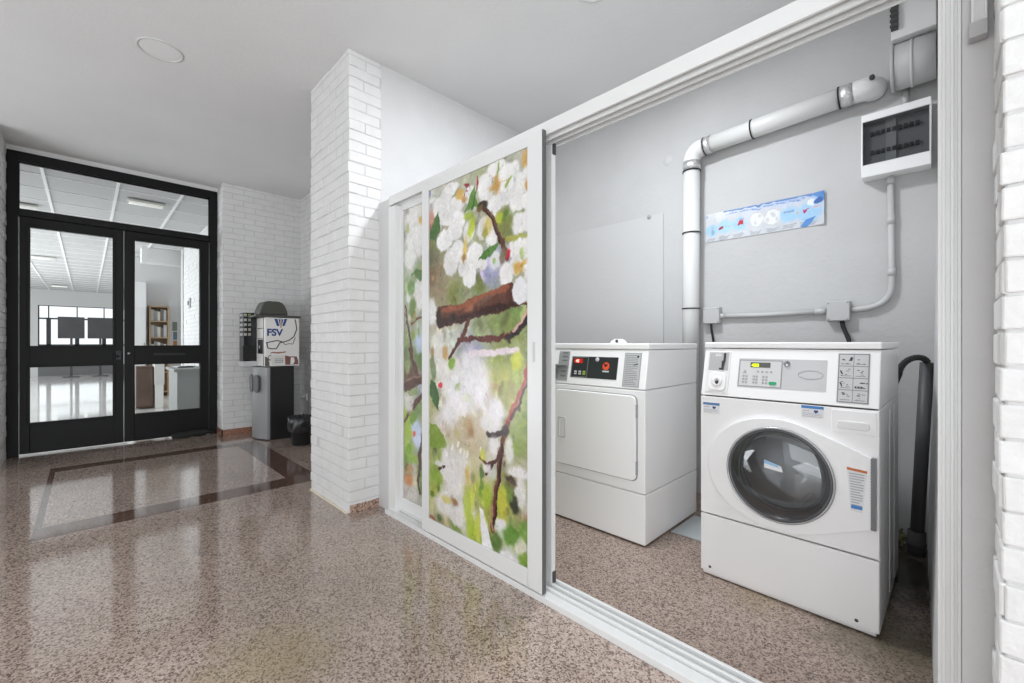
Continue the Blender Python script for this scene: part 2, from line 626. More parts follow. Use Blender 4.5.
def structure(mb, name, m, bevel=0.0, parent=None):
    return mb.build(name, m, parent, bevel=bevel, kind='structure')
MURAL_BG = [
    (0.031,1.869,(205,203,196)),
    (0.206,1.855,(180,180,165)),
    (0.313,1.721,(176,176,160)),
    (0.38,1.786,(170,172,150)),
    (0.251,1.598,(170,168,150)),
    (0.187,1.486,(150,148,115)),
    (0.5,1.833,(168,172,140)),
    (0.611,1.707,(176,178,165)),
    (0.714,1.801,(185,185,175)),
    (0.734,1.632,(150,156,120)),
    (0.747,1.467,(165,168,140)),
    (0.714,1.354,(160,165,140)),
    (0.461,1.588,(160,165,130)),
    (0.021,1.707,(150,110,95)),
    (0.041,1.634,(110,120,75)),
    (0.021,1.532,(110,110,85)),
    (0.041,1.43,(125,105,80)),
    (0.111,1.365,(150,135,110)),
    (0.251,1.324,(130,135,80)),
    (0.38,1.444,(215,212,212)),
    (0.461,1.332,(112,125,70)),
    (0.508,1.393,(178,176,205)),
    (0.538,1.409,(165,165,200)),
    (0.625,1.408,(150,150,180)),
    (0.714,1.237,(118,135,78)),
    (0.575,1.123,(135,150,90)),
    (0.68,1.096,(125,140,75)),
    (0.461,1.075,(160,172,125)),
    (0.747,0.979,(150,160,110)),
    (0.38,0.998,(196,192,205)),
    (0.429,1.024,(150,150,185)),
    (0.159,1.023,(205,205,195)),
    (0.611,0.942,(140,152,80)),
    (0.553,0.826,(165,165,80)),
    (0.646,0.866,(172,172,90)),
    (0.734,0.899,(160,170,90)),
    (0.68,0.773,(150,150,85)),
    (0.791,0.751,(150,165,100)),
    (0.779,0.658,(120,140,70)),
    (0.791,0.568,(140,155,85)),
    (0.714,0.578,(150,160,95)),
    (0.206,0.802,(226,225,226)),
    (0.38,0.814,(236,232,236)),
    (0.461,0.743,(225,215,222)),
    (0.523,0.774,(180,165,155)),
    (0.295,0.565,(195,180,155)),
    (0.445,0.612,(200,188,165)),
    (0.421,0.505,(195,180,150)),
    (0.575,0.679,(215,212,210)),
    (0.111,0.595,(205,200,190)),
    (0.031,0.673,(170,170,120)),
    (0.081,0.39,(150,165,95)),
    (0.159,0.32,(215,212,210)),
    (0.251,0.285,(220,216,212)),
    (0.364,0.321,(205,195,150)),
    (0.445,0.278,(165,175,75)),
    (0.5,0.392,(205,195,160)),
    (0.575,0.482,(205,200,190)),
    (0.747,0.491,(150,150,110)),
    (0.646,0.385,(150,150,100)),
    (0.159,0.152,(215,215,215)),
    (0.041,0.267,(140,160,70)),
    (0.051,0.182,(175,175,85)),
    (0.251,0.148,(195,190,182)),
    (0.38,0.104,(200,196,190)),
    (0.313,0.031,(190,190,170)),
    (0.13,0.031,(150,140,110)),
    (0.421,0.039,(150,170,60)),
    (0.538,0.225,(150,160,70)),
    (0.523,0.146,(150,150,80)),
    (0.646,0.279,(185,185,70)),
    (0.625,0.176,(178,178,75)),
    (0.727,0.3,(85,98,55)),
    (0.68,0.359,(110,100,70)),
    (0.798,0.272,(200,196,188)),
    (0.798,0.204,(165,125,95)),
    (0.68,0.121,(90,135,55)),
    (0.76,0.123,(110,145,62)),
    (0.575,0.038,(100,120,60)),
    (0.632,0.13,(205,205,205)),
    (0.667,0.021,(216,216,218)),
    (0.747,0.072,(185,185,140)),
    (0.785,0.017,(120,150,60)),
    (0.734,0.012,(205,205,205)),
    (0.538,0.4,(205,203,200)),
    (0.747,0.421,(210,206,206)),
]
MURAL = [
    ('e',0.131,1.831,0.097,0.046,0,(223,222,220),0.2829697274878032),
    ('e',0.179,1.88,0.069,0.032,0,(222,221,219),0.2517937233167311),
    ('e',0.216,1.895,0.068,0.033,0,(229,228,226),0.26636749511659774),
    ('e',0.265,1.797,0.075,0.044,0,(229,228,226),0.20917404029357384),
    ('e',0.375,1.822,0.053,0.048,0,(220,219,217),0.3272345760259455),
    ('e',0.098,1.791,0.066,0.035,0,(227,226,224),0.23630956200592107),
    ('e',0.166,1.748,0.089,0.053,0,(223,222,220),0.22684417455934194),
    ('e',0.265,1.703,0.075,0.059,0,(231,230,228),0.26583689105314273),
    ('e',0.157,1.617,0.077,0.061,0,(233,232,230),0.2769483633837808),
    ('e',0.241,1.645,0.073,0.052,0,(226,225,223),0.2894695396761827),
    ('e',0.372,1.624,0.05,0.057,0,(222,221,219),0.23246908075273404),
    ('e',0.499,1.621,0.065,0.058,0,(222,221,219),0.32152634300006155),
    ('e',0.55,1.555,0.04,0.044,0,(228,227,225),0.2545911409242098),
    ('e',0.21,1.483,0.068,0.075,8,(220,219,217),0.293997606551743),
    ('e',0.483,1.446,0.037,0.041,0,(221,220,218),0.22231599156671938),
    ('e',0.419,1.49,0.065,0.07,0,(229,228,226),0.2059904641075244),
    ('e',0.277,1.532,0.065,0.062,0,(232,231,229),0.204341645205765),
    ('e',0.372,1.39,0.056,0.067,0,(233,232,230),0.23772043366867956),
    ('e',0.324,1.444,0.046,0.054,0,(229,228,226),0.30063534936921243),
    ('e',0.224,1.728,0.017,0.052,20,(214,212,212),0.9),
    ('e',0.358,1.613,0.012,0.074,20,(214,212,212),0.9),
    ('e',0.203,1.55,0.054,0.008,20,(214,212,212),0.9),
    ('e',0.318,1.445,0.012,0.056,20,(214,212,212),0.9),
    ('e',0.126,1.722,0.011,0.053,20,(214,212,212),0.9),
    ('e',0.291,1.838,0.037,0.03,20,(205,165,75),0.7),
    ('e',0.33,1.806,0.02,0.018,0,(190,130,70),0.8),
    ('e',0.354,1.874,0.02,0.011,0,(120,30,40),0.5),
    ('l',[(0.334,1.823),(0.342,1.859),(0.362,1.875)],0.0058,0.0058,(150,50,50),0.3),
    ('g',[(0.338,1.741),(0.387,1.835),(0.412,1.853),(0.438,1.768),(0.475,1.721),(0.416,1.746)],(98,135,65),0.004),
    ('l',[(0.4,1.74),(0.419,1.796),(0.438,1.864)],0.0131,0.0087,(70,110,50),0.3),
    ('l',[(0.438,1.834),(0.444,1.893)],0.0174,0.0116,(150,35,60),0.5),
    ('e',0.393,1.643,0.027,0.061,12,(178,195,50),0.5),
    ('e',0.369,1.71,0.043,0.02,0,(150,175,60),0.6),
    ('e',0.342,1.547,0.02,0.056,5,(215,190,100),0.8),
    ('e',0.33,1.493,0.018,0.025,0,(150,110,50),0.8),
    ('e',0.517,1.626,0.036,0.053,5,(205,185,110),0.8),
    ('e',0.499,1.593,0.016,0.036,0,(150,150,70),0.8),
    ('e',0.584,1.896,0.068,0.04,0,(234,233,231),0.2542652019856731),
    ('e',0.677,1.857,0.069,0.045,0,(232,231,229),0.32895381346174246),
    ('e',0.499,1.826,0.057,0.073,0,(226,225,223),0.3019376362273636),
    ('e',0.724,1.772,0.062,0.063,0,(229,228,226),0.2622469478471065),
    ('e',0.618,1.808,0.048,0.056,0,(234,233,231),0.21878087552667658),
    ('e',0.67,1.73,0.055,0.035,0,(225,224,222),0.21364360336232283),
    ('e',0.584,1.728,0.071,0.045,0,(222,221,219),0.26928367771490047),
    ('e',0.787,1.795,0.03,0.062,0,(224,223,221),0.33516721944574845),
    ('e',0.534,1.798,0.025,0.047,10,(214,212,212),0.9),
    ('e',0.661,1.816,0.013,0.056,10,(214,212,212),0.9),
    ('e',0.716,1.812,0.009,0.066,10,(214,212,212),0.9),
    ('e',0.586,1.704,0.042,0.009,10,(214,212,212),0.9),
    ('e',0.591,1.818,0.024,0.048,5,(180,135,65),0.7),
    ('e',0.56,1.809,0.035,0.016,0,(190,150,80),0.8),
    ('e',0.669,1.814,0.038,0.011,-40,(140,165,70),0.6),
    ('e',0.598,1.891,0.01,0.04,0,(130,160,80),0.7),
    ('e',0.777,1.887,0.021,0.043,0,(205,165,95),0.6),
    ('e',0.791,1.76,0.016,0.03,0,(200,150,80),0.7),
    ('e',0.534,1.874,0.005,0.005,0,(190,150,90),0.5),
    ('e',0.55,1.826,0.005,0.005,0,(190,150,90),0.5),
    ('e',0.566,1.826,0.005,0.005,0,(190,150,90),0.5),
    ('e',0.581,1.825,0.005,0.005,0,(190,150,90),0.5),
    ('e',0.596,1.825,0.005,0.005,0,(190,150,90),0.5),
    ('e',0.611,1.824,0.005,0.005,0,(190,150,90),0.5),
    ('e',0.626,1.823,0.005,0.005,0,(190,150,90),0.5),
    ('e',0.641,1.823,0.005,0.005,0,(190,150,90),0.5),
    ('e',0.656,1.822,0.005,0.004,0,(190,150,90),0.5),
    ('e',0.733,1.693,0.055,0.039,0,(226,225,223),0.3090561619976965),
    ('e',0.789,1.694,0.034,0.04,0,(233,232,230),0.24214366777957078),
    ('e',0.746,1.594,0.055,0.052,0,(228,227,225),0.31668679679946066),
    ('e',0.795,1.605,0.03,0.058,0,(229,228,226),0.24912746842782524),
    ('e',0.636,1.625,0.062,0.068,10,(125,130,65),0.5),
    ('e',0.611,1.647,0.04,0.03,0,(180,190,60),0.7),
    ('e',0.661,1.558,0.042,0.045,0,(120,125,75),0.6),
    ('l',[(0.661,1.536),(0.731,1.537),(0.799,1.528)],0.0319,0.0174,(165,165,85),0.3),
    ('e',0.644,1.651,0.02,0.034,30,(95,125,60),0.6),
    ('e',0.578,1.441,0.044,0.046,0,(222,224,220),0.5),
    ('e',0.569,1.436,0.014,0.016,0,(150,185,110),0.6),
    ('e',0.719,1.481,0.056,0.046,0,(229,228,226),0.2570606210961584),
    ('e',0.785,1.479,0.038,0.046,0,(223,222,220),0.32658824791868857),
    ('e',0.653,1.362,0.047,0.065,-14,(230,229,227),0.3282023114714949),
    ('e',0.722,1.399,0.049,0.047,0,(220,219,217),0.3198960792955458),
    ('e',0.795,1.392,0.03,0.049,0,(229,228,226),0.2939782959027526),
    ('e',0.802,1.33,0.034,0.046,0,(222,221,219),0.29780622184641103),
    ('e',0.759,1.272,0.054,0.065,0,(225,224,222),0.3350486126232686),
    ('e',0.748,1.276,0.058,0.063,-8,(226,226,228),0.2),
    ('e',0.736,1.386,0.037,0.033,20,(195,155,70),0.7),
    ('e',0.777,1.408,0.03,0.011,-20,(200,160,80),0.7),
    ('e',0.762,1.453,0.015,0.028,0,(175,195,120),0.7),
    ('g',[(0.457,1.469),(0.49,1.5),(0.608,1.539),(0.578,1.492),(0.499,1.451)],(85,125,60),0.004),
    ('l',[(0.475,1.737),(0.543,1.673),(0.586,1.595),(0.628,1.519),(0.661,1.446)],0.029,0.0319,(98,65,50),0.3),
    ('l',[(0.49,1.72),(0.56,1.634),(0.611,1.533)],0.0102,0.0102,(60,40,32),0.3),
    ('e',0.484,1.738,0.04,0.024,0,(55,42,32),0.4),
    ('e',0.462,1.726,0.029,0.017,0,(110,90,50),0.5),
    ('e',0.661,1.461,0.018,0.025,0,(190,35,60),0.5),
    ('e',0.631,1.462,0.023,0.045,10,(120,105,80),0.6),
    ('e',0.358,1.353,0.031,0.017,0,(232,232,230),0.4),
    ('g',[(0.091,1.789),(0.032,1.747),(0.004,1.65),(0.056,1.634),(0.114,1.677),(0.103,1.726)],(72,105,55),0.006),
    ('e',0.028,1.768,0.024,0.038,0,(205,150,135),0.6),
    ('g',[(0.08,1.239),(0.148,1.248),(0.298,1.239),(0.397,1.272),(0.526,1.289),(0.661,1.317),(0.692,1.325),(0.754,1.254),(0.799,1.207),(0.724,1.21),(0.595,1.18),(0.49,1.179),(0.397,1.157),(0.235,1.137),(0.091,1.117),(0.07,1.165)],(92,58,44),0.006),
    ('l',[(0.137,1.22),(0.298,1.226),(0.416,1.258),(0.543,1.282),(0.661,1.3)],0.0319,0.029,(142,84,60),0.8),
    ('l',[(0.103,1.15),(0.256,1.158),(0.416,1.183),(0.578,1.204),(0.739,1.222)],0.0407,0.0378,(60,36,30),0.8),
    ('e',0.091,1.178,0.028,0.051,0,(50,35,30),0.4),
    ('e',0.224,1.172,0.034,0.026,0,(45,30,26),0.6),
    ('e',0.49,1.25,0.072,0.017,-20,(110,80,66),0.9),
    ('e',0.692,1.258,0.041,0.044,0,(80,50,42),0.8),
    ('e',0.377,1.221,0.058,0.012,-20,(160,98,72),0.9),
    ('e',0.028,1.215,0.043,0.082,0,(222,222,220),0.4),
    ('e',0.748,1.276,0.055,0.061,-8,(226,226,228),0.2),
    ('l',[(0.368,1.154),(0.328,1.08),(0.267,1.024),(0.218,0.972),(0.192,0.948)],0.0319,0.0203,(92,52,42),0.3),
    ('l',[(0.277,1.049),(0.416,1.061),(0.543,1.052),(0.661,1.064),(0.731,1.089),(0.784,1.138),(0.802,1.18)],0.0261,0.0494,(92,48,42),0.3),
    ('l',[(0.661,1.059),(0.739,1.089),(0.791,1.143)],0.0232,0.0319,(42,35,35),0.6),
    ('l',[(0.7,1.09),(0.754,1.129),(0.791,1.186)],0.0145,0.0203,(205,165,155),0.8),
    ('e',0.677,1.048,0.014,0.018,0,(50,38,38),0.5),
    ('l',[(0.387,0.975),(0.526,0.984),(0.731,0.998)],0.0378,0.029,(222,208,214),0.8),
    ('e',0.08,1.037,0.065,0.067,0,(215,212,206),0.6),
    ('e',0.114,0.917,0.082,0.093,0,(215,212,206),0.6),
    ('e',0.044,0.941,0.047,0.082,0,(215,212,206),0.6),
    ('e',0.17,0.866,0.062,0.079,0,(215,212,206),0.6),
    ('e',0.032,0.962,0.019,0.055,0,(150,120,70),0.8),
    ('e',0.159,0.977,0.031,0.039,0,(190,150,90),0.8),
    ('l',[(0.192,0.948),(0.239,0.998)],0.0145,0.0145,(60,40,30),0.3),
    ('e',0.218,0.92,0.034,0.034,0,(120,155,50),0.3),
    ('e',0.724,0.943,0.037,0.044,20,(195,200,60),0.7),
    ('e',0.736,0.965,0.028,0.033,0,(200,205,90),0.8),
    ('e',0.037,0.887,0.029,0.082,-6,(110,125,85),0.6),
    ('g',[(0.008,0.817),(0.068,0.807),(0.098,0.702),(0.089,0.64),(0.032,0.695),(0.004,0.734)],(62,98,50),0.005),
    ('e',0.11,0.791,0.021,0.016,0,(215,40,70),0.4),
    ('e',0.273,0.789,0.025,0.031,20,(120,150,60),0.5),
    ('e',0.348,0.738,0.044,0.025,0,(160,175,60),0.5),
    ('e',0.397,0.89,0.135,0.086,0,(232,229,232),0.9),
    ('e',0.298,0.721,0.123,0.088,0,(232,229,232),0.9),
    ('e',0.56,0.653,0.066,0.104,0,(232,229,232),0.9),
    ('e',0.595,0.704,0.051,0.057,0,(232,229,232),0.9),
    ('e',0.462,0.809,0.092,0.084,0,(232,229,232),0.9),
    ('e',0.203,0.634,0.087,0.078,0,(232,229,232),0.9),
    ('e',0.358,0.565,0.118,0.074,0,(196,182,158),0.9),
    ('e',0.368,0.591,0.043,0.056,0,(184,156,118),1.2),
    ('e',0.387,0.563,0.027,0.027,0,(160,126,84),1.2),
    ('e',0.543,0.627,0.024,0.035,0,(195,190,150),0.9),
    ('e',0.267,0.539,0.029,0.028,0,(190,180,130),0.9),
    ('g',[(0.004,0.561),(0.08,0.554),(0.137,0.513),(0.186,0.446),(0.091,0.418),(0.004,0.419)],(128,152,62),0.005),
    ('e',0.192,0.397,0.065,0.072,10,(222,219,216),0.7),
    ('e',0.298,0.367,0.092,0.088,10,(222,219,216),0.7),
    ('e',0.17,0.341,0.053,0.079,10,(222,219,216),0.7),
    ('e',0.235,0.251,0.085,0.077,10,(222,219,216),0.7),
    ('e',0.137,0.108,0.09,0.06,10,(222,219,216),0.7),
    ('e',0.338,0.138,0.1,0.05,10,(222,219,216),0.7),
    ('e',0.256,0.077,0.084,0.051,10,(222,219,216),0.7),
    ('e',0.218,0.454,0.011,0.018,25,(240,238,235),0.5),
    ('e',0.235,0.386,0.011,0.018,25,(240,238,235),0.5),
    ('e',0.298,0.449,0.01,0.018,25,(240,238,235),0.5),
    ('e',0.358,0.441,0.01,0.017,25,(240,238,235),0.5),
    ('e',0.462,0.49,0.009,0.017,25,(240,238,235),0.5),
    ('e',0.277,0.483,0.01,0.018,25,(240,238,235),0.5),
    ('e',0.17,0.406,0.011,0.018,25,(240,238,235),0.5),
    ('e',0.246,0.157,0.03,0.021,0,(150,110,70),0.8),
    ('e',0.17,0.15,0.049,0.021,0,(200,190,110),0.8),
    ('e',0.358,0.329,0.02,0.056,0,(205,180,100),0.8),
    ('l',[(0.091,0.304),(0.152,0.34)],0.0232,0.0145,(70,45,45),0.3),
    ('e',0.091,0.338,0.037,0.016,0,(225,225,225),0.5),
    ('e',0.08,0.268,0.07,0.04,20,(135,160,60),0.5),
    ('e',0.091,0.204,0.018,0.03,0,(90,125,50),0.6),
    ('e',0.028,0.147,0.024,0.025,20,(80,115,45),0.6),
    ('e',0.032,0.217,0.033,0.041,0,(150,170,80),0.7),
    ('l',[(0.802,0.946),(0.784,0.886),(0.754,0.808),(0.7,0.727),(0.661,0.644)],0.0232,0.0261,(165,72,62),0.3),
    ('l',[(0.809,0.93),(0.791,0.844),(0.747,0.753),(0.685,0.669)],0.0131,0.0174,(75,38,36),0.6),
    ('l',[(0.669,0.644),(0.644,0.596),(0.628,0.537),(0.611,0.454),(0.603,0.372),(0.578,0.274),(0.557,0.095)],0.0319,0.029,(105,58,50),0.3),
    ('l',[(0.631,0.537),(0.618,0.432),(0.598,0.314),(0.571,0.134)],0.016,0.0174,(50,32,30),0.6),
    ('e',0.648,0.613,0.029,0.027,0,(48,38,34),0.5),
    ('l',[(0.526,0.572),(0.586,0.578),(0.644,0.601)],0.029,0.0319,(50,38,36),0.3),
    ('l',[(0.462,0.443),(0.517,0.418),(0.586,0.451),(0.625,0.491)],0.0203,0.029,(80,48,44),0.3),
    ('l',[(0.504,0.368),(0.56,0.421)],0.0174,0.0203,(70,45,45),0.3),
    ('l',[(0.56,0.096),(0.547,0.22)],0.0116,0.0145,(165,125,95),0.8),
    ('e',0.736,0.728,0.015,0.017,0,(80,50,40),0.6),
    ('e',0.569,0.527,0.041,0.049,0,(226,224,224),0.6),
    ('e',0.677,0.517,0.032,0.067,0,(226,224,224),0.6),
    ('e',0.517,0.4,0.032,0.024,0,(226,224,224),0.6),
    ('e',0.731,0.421,0.077,0.026,0,(226,224,224),0.6),
    ('e',0.751,0.329,0.039,0.067,0,(226,224,224),0.6),
    ('e',0.62,0.126,0.043,0.046,0,(226,224,224),0.6),
    ('e',0.754,0.086,0.039,0.054,0,(226,224,224),0.6),
    ('e',0.661,-0.008,0.081,0.04,0,(226,224,224),0.6),
    ('e',0.526,0.625,0.071,0.041,0,(226,224,224),0.6),
    ('e',0.708,0.269,0.031,0.051,-12,(38,40,34),0.5),
    ('e',0.685,0.377,0.041,0.018,20,(70,60,50),0.7),
    ('e',0.661,0.307,0.045,0.045,0,(105,130,62),0.7),
    ('e',0.628,0.264,0.03,0.079,0,(190,188,70),0.6),
    ('e',0.628,0.14,0.033,0.034,0,(218,218,218),0.6),
    ('e',0.358,0.181,0.035,0.087,4,(172,190,72),0.6),
    ('e',0.397,0.216,0.019,0.067,-4,(200,205,90),0.7),
    ('e',0.387,0.066,0.039,0.086,0,(165,185,55),0.6),
    ('e',0.444,0.071,0.026,0.084,0,(195,200,85),0.7),
    ('e',0.475,0.284,0.022,0.054,0,(110,140,60),0.6),
    ('e',0.511,0.257,0.036,0.065,10,(160,180,60),0.6),
    ('e',0.472,0.367,0.018,0.041,0,(85,110,60),0.6),
    ('e',0.481,0.464,0.025,0.036,0,(200,200,90),0.8),
    ('g',[(0.461,0.19),(0.493,0.146),(0.569,-0.006),(0.481,-0.01),(0.464,0.077)],(230,230,230),0.004),
    ('e',0.692,0.115,0.073,0.044,-15,(88,130,48),0.5),
    ('e',0.784,0.166,0.044,0.048,0,(105,145,60),0.7),
    ('e',0.586,0.046,0.034,0.058,10,(85,115,55),0.5),
    ('e',0.784,0.026,0.05,0.037,0,(120,155,55),0.5),
    ('e',0.754,0.086,0.027,0.043,0,(205,205,180),0.8),
    ('e',0.298,-0.012,0.123,0.025,25,(110,135,60),0.6),
    ('e',0.044,0.002,0.047,0.014,20,(150,95,75),0.7),
    ('e',0.103,0.026,0.021,0.019,0,(70,100,55),0.6),
    ('e',0.731,0.543,0.031,0.044,0,(130,150,75),0.8),
    ('e',-0.001,1.91,0.012,0.028,0,(70,90,160),0.6),
]
STRIP_BG = [
    (0.084,1.933,(205,205,200)),
    (0.203,1.843,(226,222,216)),
    (0.047,1.711,(185,190,180)),
    (0.168,1.659,(220,220,218)),
    (0.084,1.542,(195,200,190)),
    (0.168,1.468,(130,150,105)),
    (0.072,1.413,(150,165,125)),
    (0.18,1.308,(222,221,218)),
    (0.084,1.184,(150,150,130)),
    (0.18,1.149,(175,180,160)),
    (0.203,1.053,(190,200,220)),
    (0.047,1.021,(150,165,120)),
    (0.18,0.977,(120,140,90)),
    (0.035,0.922,(120,135,95)),
    (0.084,0.826,(100,75,62)),
    (0.18,0.736,(185,190,200)),
    (0.072,0.662,(200,200,190)),
    (0.168,0.607,(125,145,90)),
    (0.035,0.527,(160,185,80)),
    (0.133,0.475,(195,208,228)),
    (0.203,0.422,(150,165,190)),
    (0.047,0.364,(165,185,95)),
    (0.035,0.263,(120,145,70)),
    (0.109,0.213,(200,195,190)),
    (0.06,0.137,(175,125,85)),
    (0.203,0.201,(110,140,70)),
    (0.035,0.052,(205,203,198)),
    (0.133,0.057,(190,190,185)),
    (0.226,0.112,(160,170,140)),
]
STRIP = [
    ('e',0.103,1.853,0.082,0.063,0,(228,227,224),0.5),
    ('e',0.216,1.753,0.061,0.061,0,(228,227,224),0.5),
    ('e',0.103,1.727,0.088,0.078,0,(228,227,224),0.5),
    ('e',0.203,1.664,0.056,0.092,0,(228,227,224),0.5),
    ('e',0.073,1.591,0.065,0.079,0,(228,227,224),0.5),
    ('e',0.189,1.36,0.062,0.107,0,(228,227,224),0.5),
    ('e',0.23,1.311,0.027,0.076,0,(228,227,224),0.5),
    ('e',0.058,1.339,0.03,0.047,0,(228,227,224),0.5),
    ('e',0.216,1.817,0.039,0.03,0,(200,165,85),0.8),
    ('e',0.049,1.792,0.018,0.04,0,(180,185,130),0.8),
    ('g',[(0.088,1.479),(0.16,1.509),(0.23,1.485),(0.211,1.419),(0.16,1.447)],(98,125,80),0.004),
    ('e',0.227,1.516,0.016,0.021,0,(210,175,100),0.7),
    ('e',0.088,1.392,0.041,0.053,10,(110,140,85),0.5),
    ('e',0.109,1.257,0.041,0.078,0,(105,130,70),0.6),
    ('l',[(0.238,1.205),(0.16,1.185),(0.088,1.156)],0.0135,0.0105,(120,85,60),0.3),
    ('l',[(0.019,1.279),(0.043,1.166),(0.079,1.054),(0.114,0.925)],0.0135,0.0329,(98,72,66),0.3),
    ('l',[(0.103,1.187),(0.175,1.254)],0.009,0.009,(190,150,90),0.3),
    ('e',0.117,1.085,0.023,0.037,0,(140,160,80),0.6),
    ('e',0.183,1.1,0.017,0.031,0,(130,160,90),0.6),
    ('e',0.194,1.023,0.056,0.076,0,(190,204,226),0.7),
    ('e',0.203,0.939,0.039,0.021,0,(95,125,75),0.5),
    ('e',0.028,0.983,0.021,0.041,0,(110,130,90),0.6),
    ('e',0.202,0.912,0.046,0.057,0,(105,130,75),0.6),
    ('e',0.047,0.874,0.031,0.049,0,(150,165,120),0.6),
    ('l',[(0.071,0.989),(0.114,0.909),(0.161,0.831)],0.0308,0.0463,(98,72,66),0.3),
    ('l',[(0.022,0.741),(0.138,0.782),(0.258,0.821)],0.0709,0.0617,(92,70,62),0.3),
    ('l',[(0.022,0.782),(0.153,0.811),(0.253,0.843)],0.0123,0.0123,(140,112,98),0.7),
    ('g',[(0.031,0.717),(0.167,0.752),(0.173,0.705),(0.078,0.68)],(150,165,120),0.004),
    ('l',[(0.015,0.518),(0.093,0.609),(0.182,0.674),(0.258,0.728)],0.0308,0.0463,(100,75,66),0.3),
    ('e',0.071,0.631,0.043,0.049,0,(215,210,205),0.5),
    ('e',0.108,0.546,0.042,0.042,0,(115,150,65),0.5),
    ('e',0.21,0.614,0.034,0.047,0,(130,155,100),0.6),
    ('e',0.062,0.451,0.043,0.049,0,(160,190,70),0.6),
    ('e',0.161,0.442,0.053,0.089,-8,(200,212,232),0.4),
    ('e',0.129,0.445,0.018,0.022,0,(215,90,70),0.6),
    ('e',0.062,0.337,0.037,0.039,0,(120,165,60),0.5),
    ('e',0.108,0.281,0.066,0.032,0,(150,185,80),0.5),
    ('e',0.078,0.21,0.043,0.032,0,(190,150,100),0.7),
    ('l',[(0.242,0.509),(0.21,0.395),(0.19,0.312)],0.0154,0.0401,(92,74,68),0.3),
    ('l',[(0.19,0.312),(0.19,0.202),(0.167,0.149),(0.19,0.076)],0.037,0.0185,(98,78,70),0.3),
    ('e',0.219,0.114,0.028,0.044,0,(105,145,65),0.5),
    ('e',0.071,0.127,0.043,0.036,0,(205,145,95),0.7),
    ('e',0.108,0.055,0.06,0.048,0,(214,210,206),0.6),
    ('e',0.21,0.034,0.046,0.022,0,(180,180,170),0.6),
]
# ================================================================ THE SETTING
ZC = 3.13
DX = -6.6
# floor: lobby, closet and the hall beyond the doors
mb = MB(); mb.box(-6.62, 4.5, -4.5, 1.5, -0.10, 0.0); mb.box(-6.62, -3.0, 1.5, 3.6, -0.10, 0.0)
structure(mb, 'floor', M_FLOOR)
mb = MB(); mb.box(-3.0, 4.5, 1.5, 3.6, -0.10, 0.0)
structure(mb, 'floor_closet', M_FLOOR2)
mb = MB(); mb.box(-22.2, -6.62, -4.5, 3.6, -0.10, 0.0)
structure(mb, 'floor_hall', mat('pale_polished_floor', (226, 224, 220), 0.07, vary=0.05, vscale=2.0))
mb = MB()
mb.box(-3.945, -3.72, -0.235, 1.42, 0.0, 0.0012)
mb.box(-5.56, -3.945, 1.20, 1.42, 0.0, 0.0012)
mb.box(-5.74, -5.56, -0.235, 1.42, 0.0, 0.0012)
mb.box(-5.56, -3.945, -0.235, -0.20, 0.0, 0.0012)
structure(mb, 'floor_border', M_BAND)
mb = MB(); mb.box(-6.66, 4.5, -4.5, 3.6, ZC, ZC + 0.15)
structure(mb, 'ceiling', M_CEIL)


def brick_wall(name, slabs, panels, **kw):
    b = MB()
    for s in slabs:
        b.box(*s, mi=1)
    n0 = len(b.f)
    for p in panels:
        brick_panel(b, *p[0], **p[1])
    o = b.build(name, [M_BRICK, M_MORTAR], bevel=0.004, seg=2, kind='structure')
    return o


G = 0.0015
XB = -6.28
# pillar between the corridor and the closet: front face to the corridor, side face to the viewer
brick_wall('brick_pillar', [(-3.5 + G, -2.82 - G, 1.25 + G, 1.485, 0, ZC)],
           [(((-3.5, 1.25, 0), (1, 0, 0), (0, -1, 0), 0.68, ZC), dict(endjit=0.008)),
            (((-2.82, 1.25, 0), (0, 1, 0), (1, 0, 0), 0.235, ZC), dict(shift=0.5, blen=0.235)),
            (((-3.5, 1.485, 0), (0, -1, 0), (-1, 0, 0), 0.235, ZC), dict(shift=0.5, blen=0.235))])
mb = MB(); mb.box(-3.47, -2.822, 1.485, 3.4, 0, ZC)
structure(mb, 'wall_left', M_PLASTER)
mb = MB(); mb.box(-2.822, -2.655, 1.465, 1.56, 0.0, 2.135)
structure(mb, 'wall_infill', M_PLASTER, bevel=0.004)
mb = MB(); mb.box(-2.818, -2.811, 1.256, 1.484, 0.0, 0.055)
structure(mb, 'baseboard_left', M_SKIRT)
mb = MB(); mb.box(-3.49, -2.83, 1.236, 1.25, 0.0, 0.012)
structure(mb, 'trim_2', mat('yellowed_paint', (222, 214, 196), 0.6))
# closet back and right walls
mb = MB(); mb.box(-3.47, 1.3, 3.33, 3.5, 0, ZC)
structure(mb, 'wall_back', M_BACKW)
mb = MB()
mb.hexa([(-0.0125, 1.576, 0), (-0.0125, 1.576, ZC), (-0.069, 3.33, 0), (0.0, 3.33, ZC), (0.06, 1.576, 0), (0.06, 1.576, ZC), (0.06, 3.33, 0), (0.06, 3.33, ZC)])
structure(mb, 'wall_right', M_PLASTER)
# near pillar at the right edge of the view
brick_wall('brick_pillar', [(0.079 + G, 1.25, 1.25 + G, 1.60, 0, ZC)],
           [(((0.079, 1.25, 0), (1, 0, 0), (0, -1, 0), 1.17, ZC), dict(endjit=0.009, course=0.069, prot=0.003, shift=0.3, gap=0.006)),
            (((0.079, 1.43, 0), (0, -1, 0), (-1, 0, 0), 0.18, ZC), dict(shift=0.3, blen=0.18, course=0.069, prot=0.002))])
mb = MB(); mb.box(0.028, 0.082, 1.432, 1.60, 0, ZC)
structure(mb, 'wall_reveal', M_PLASTER)
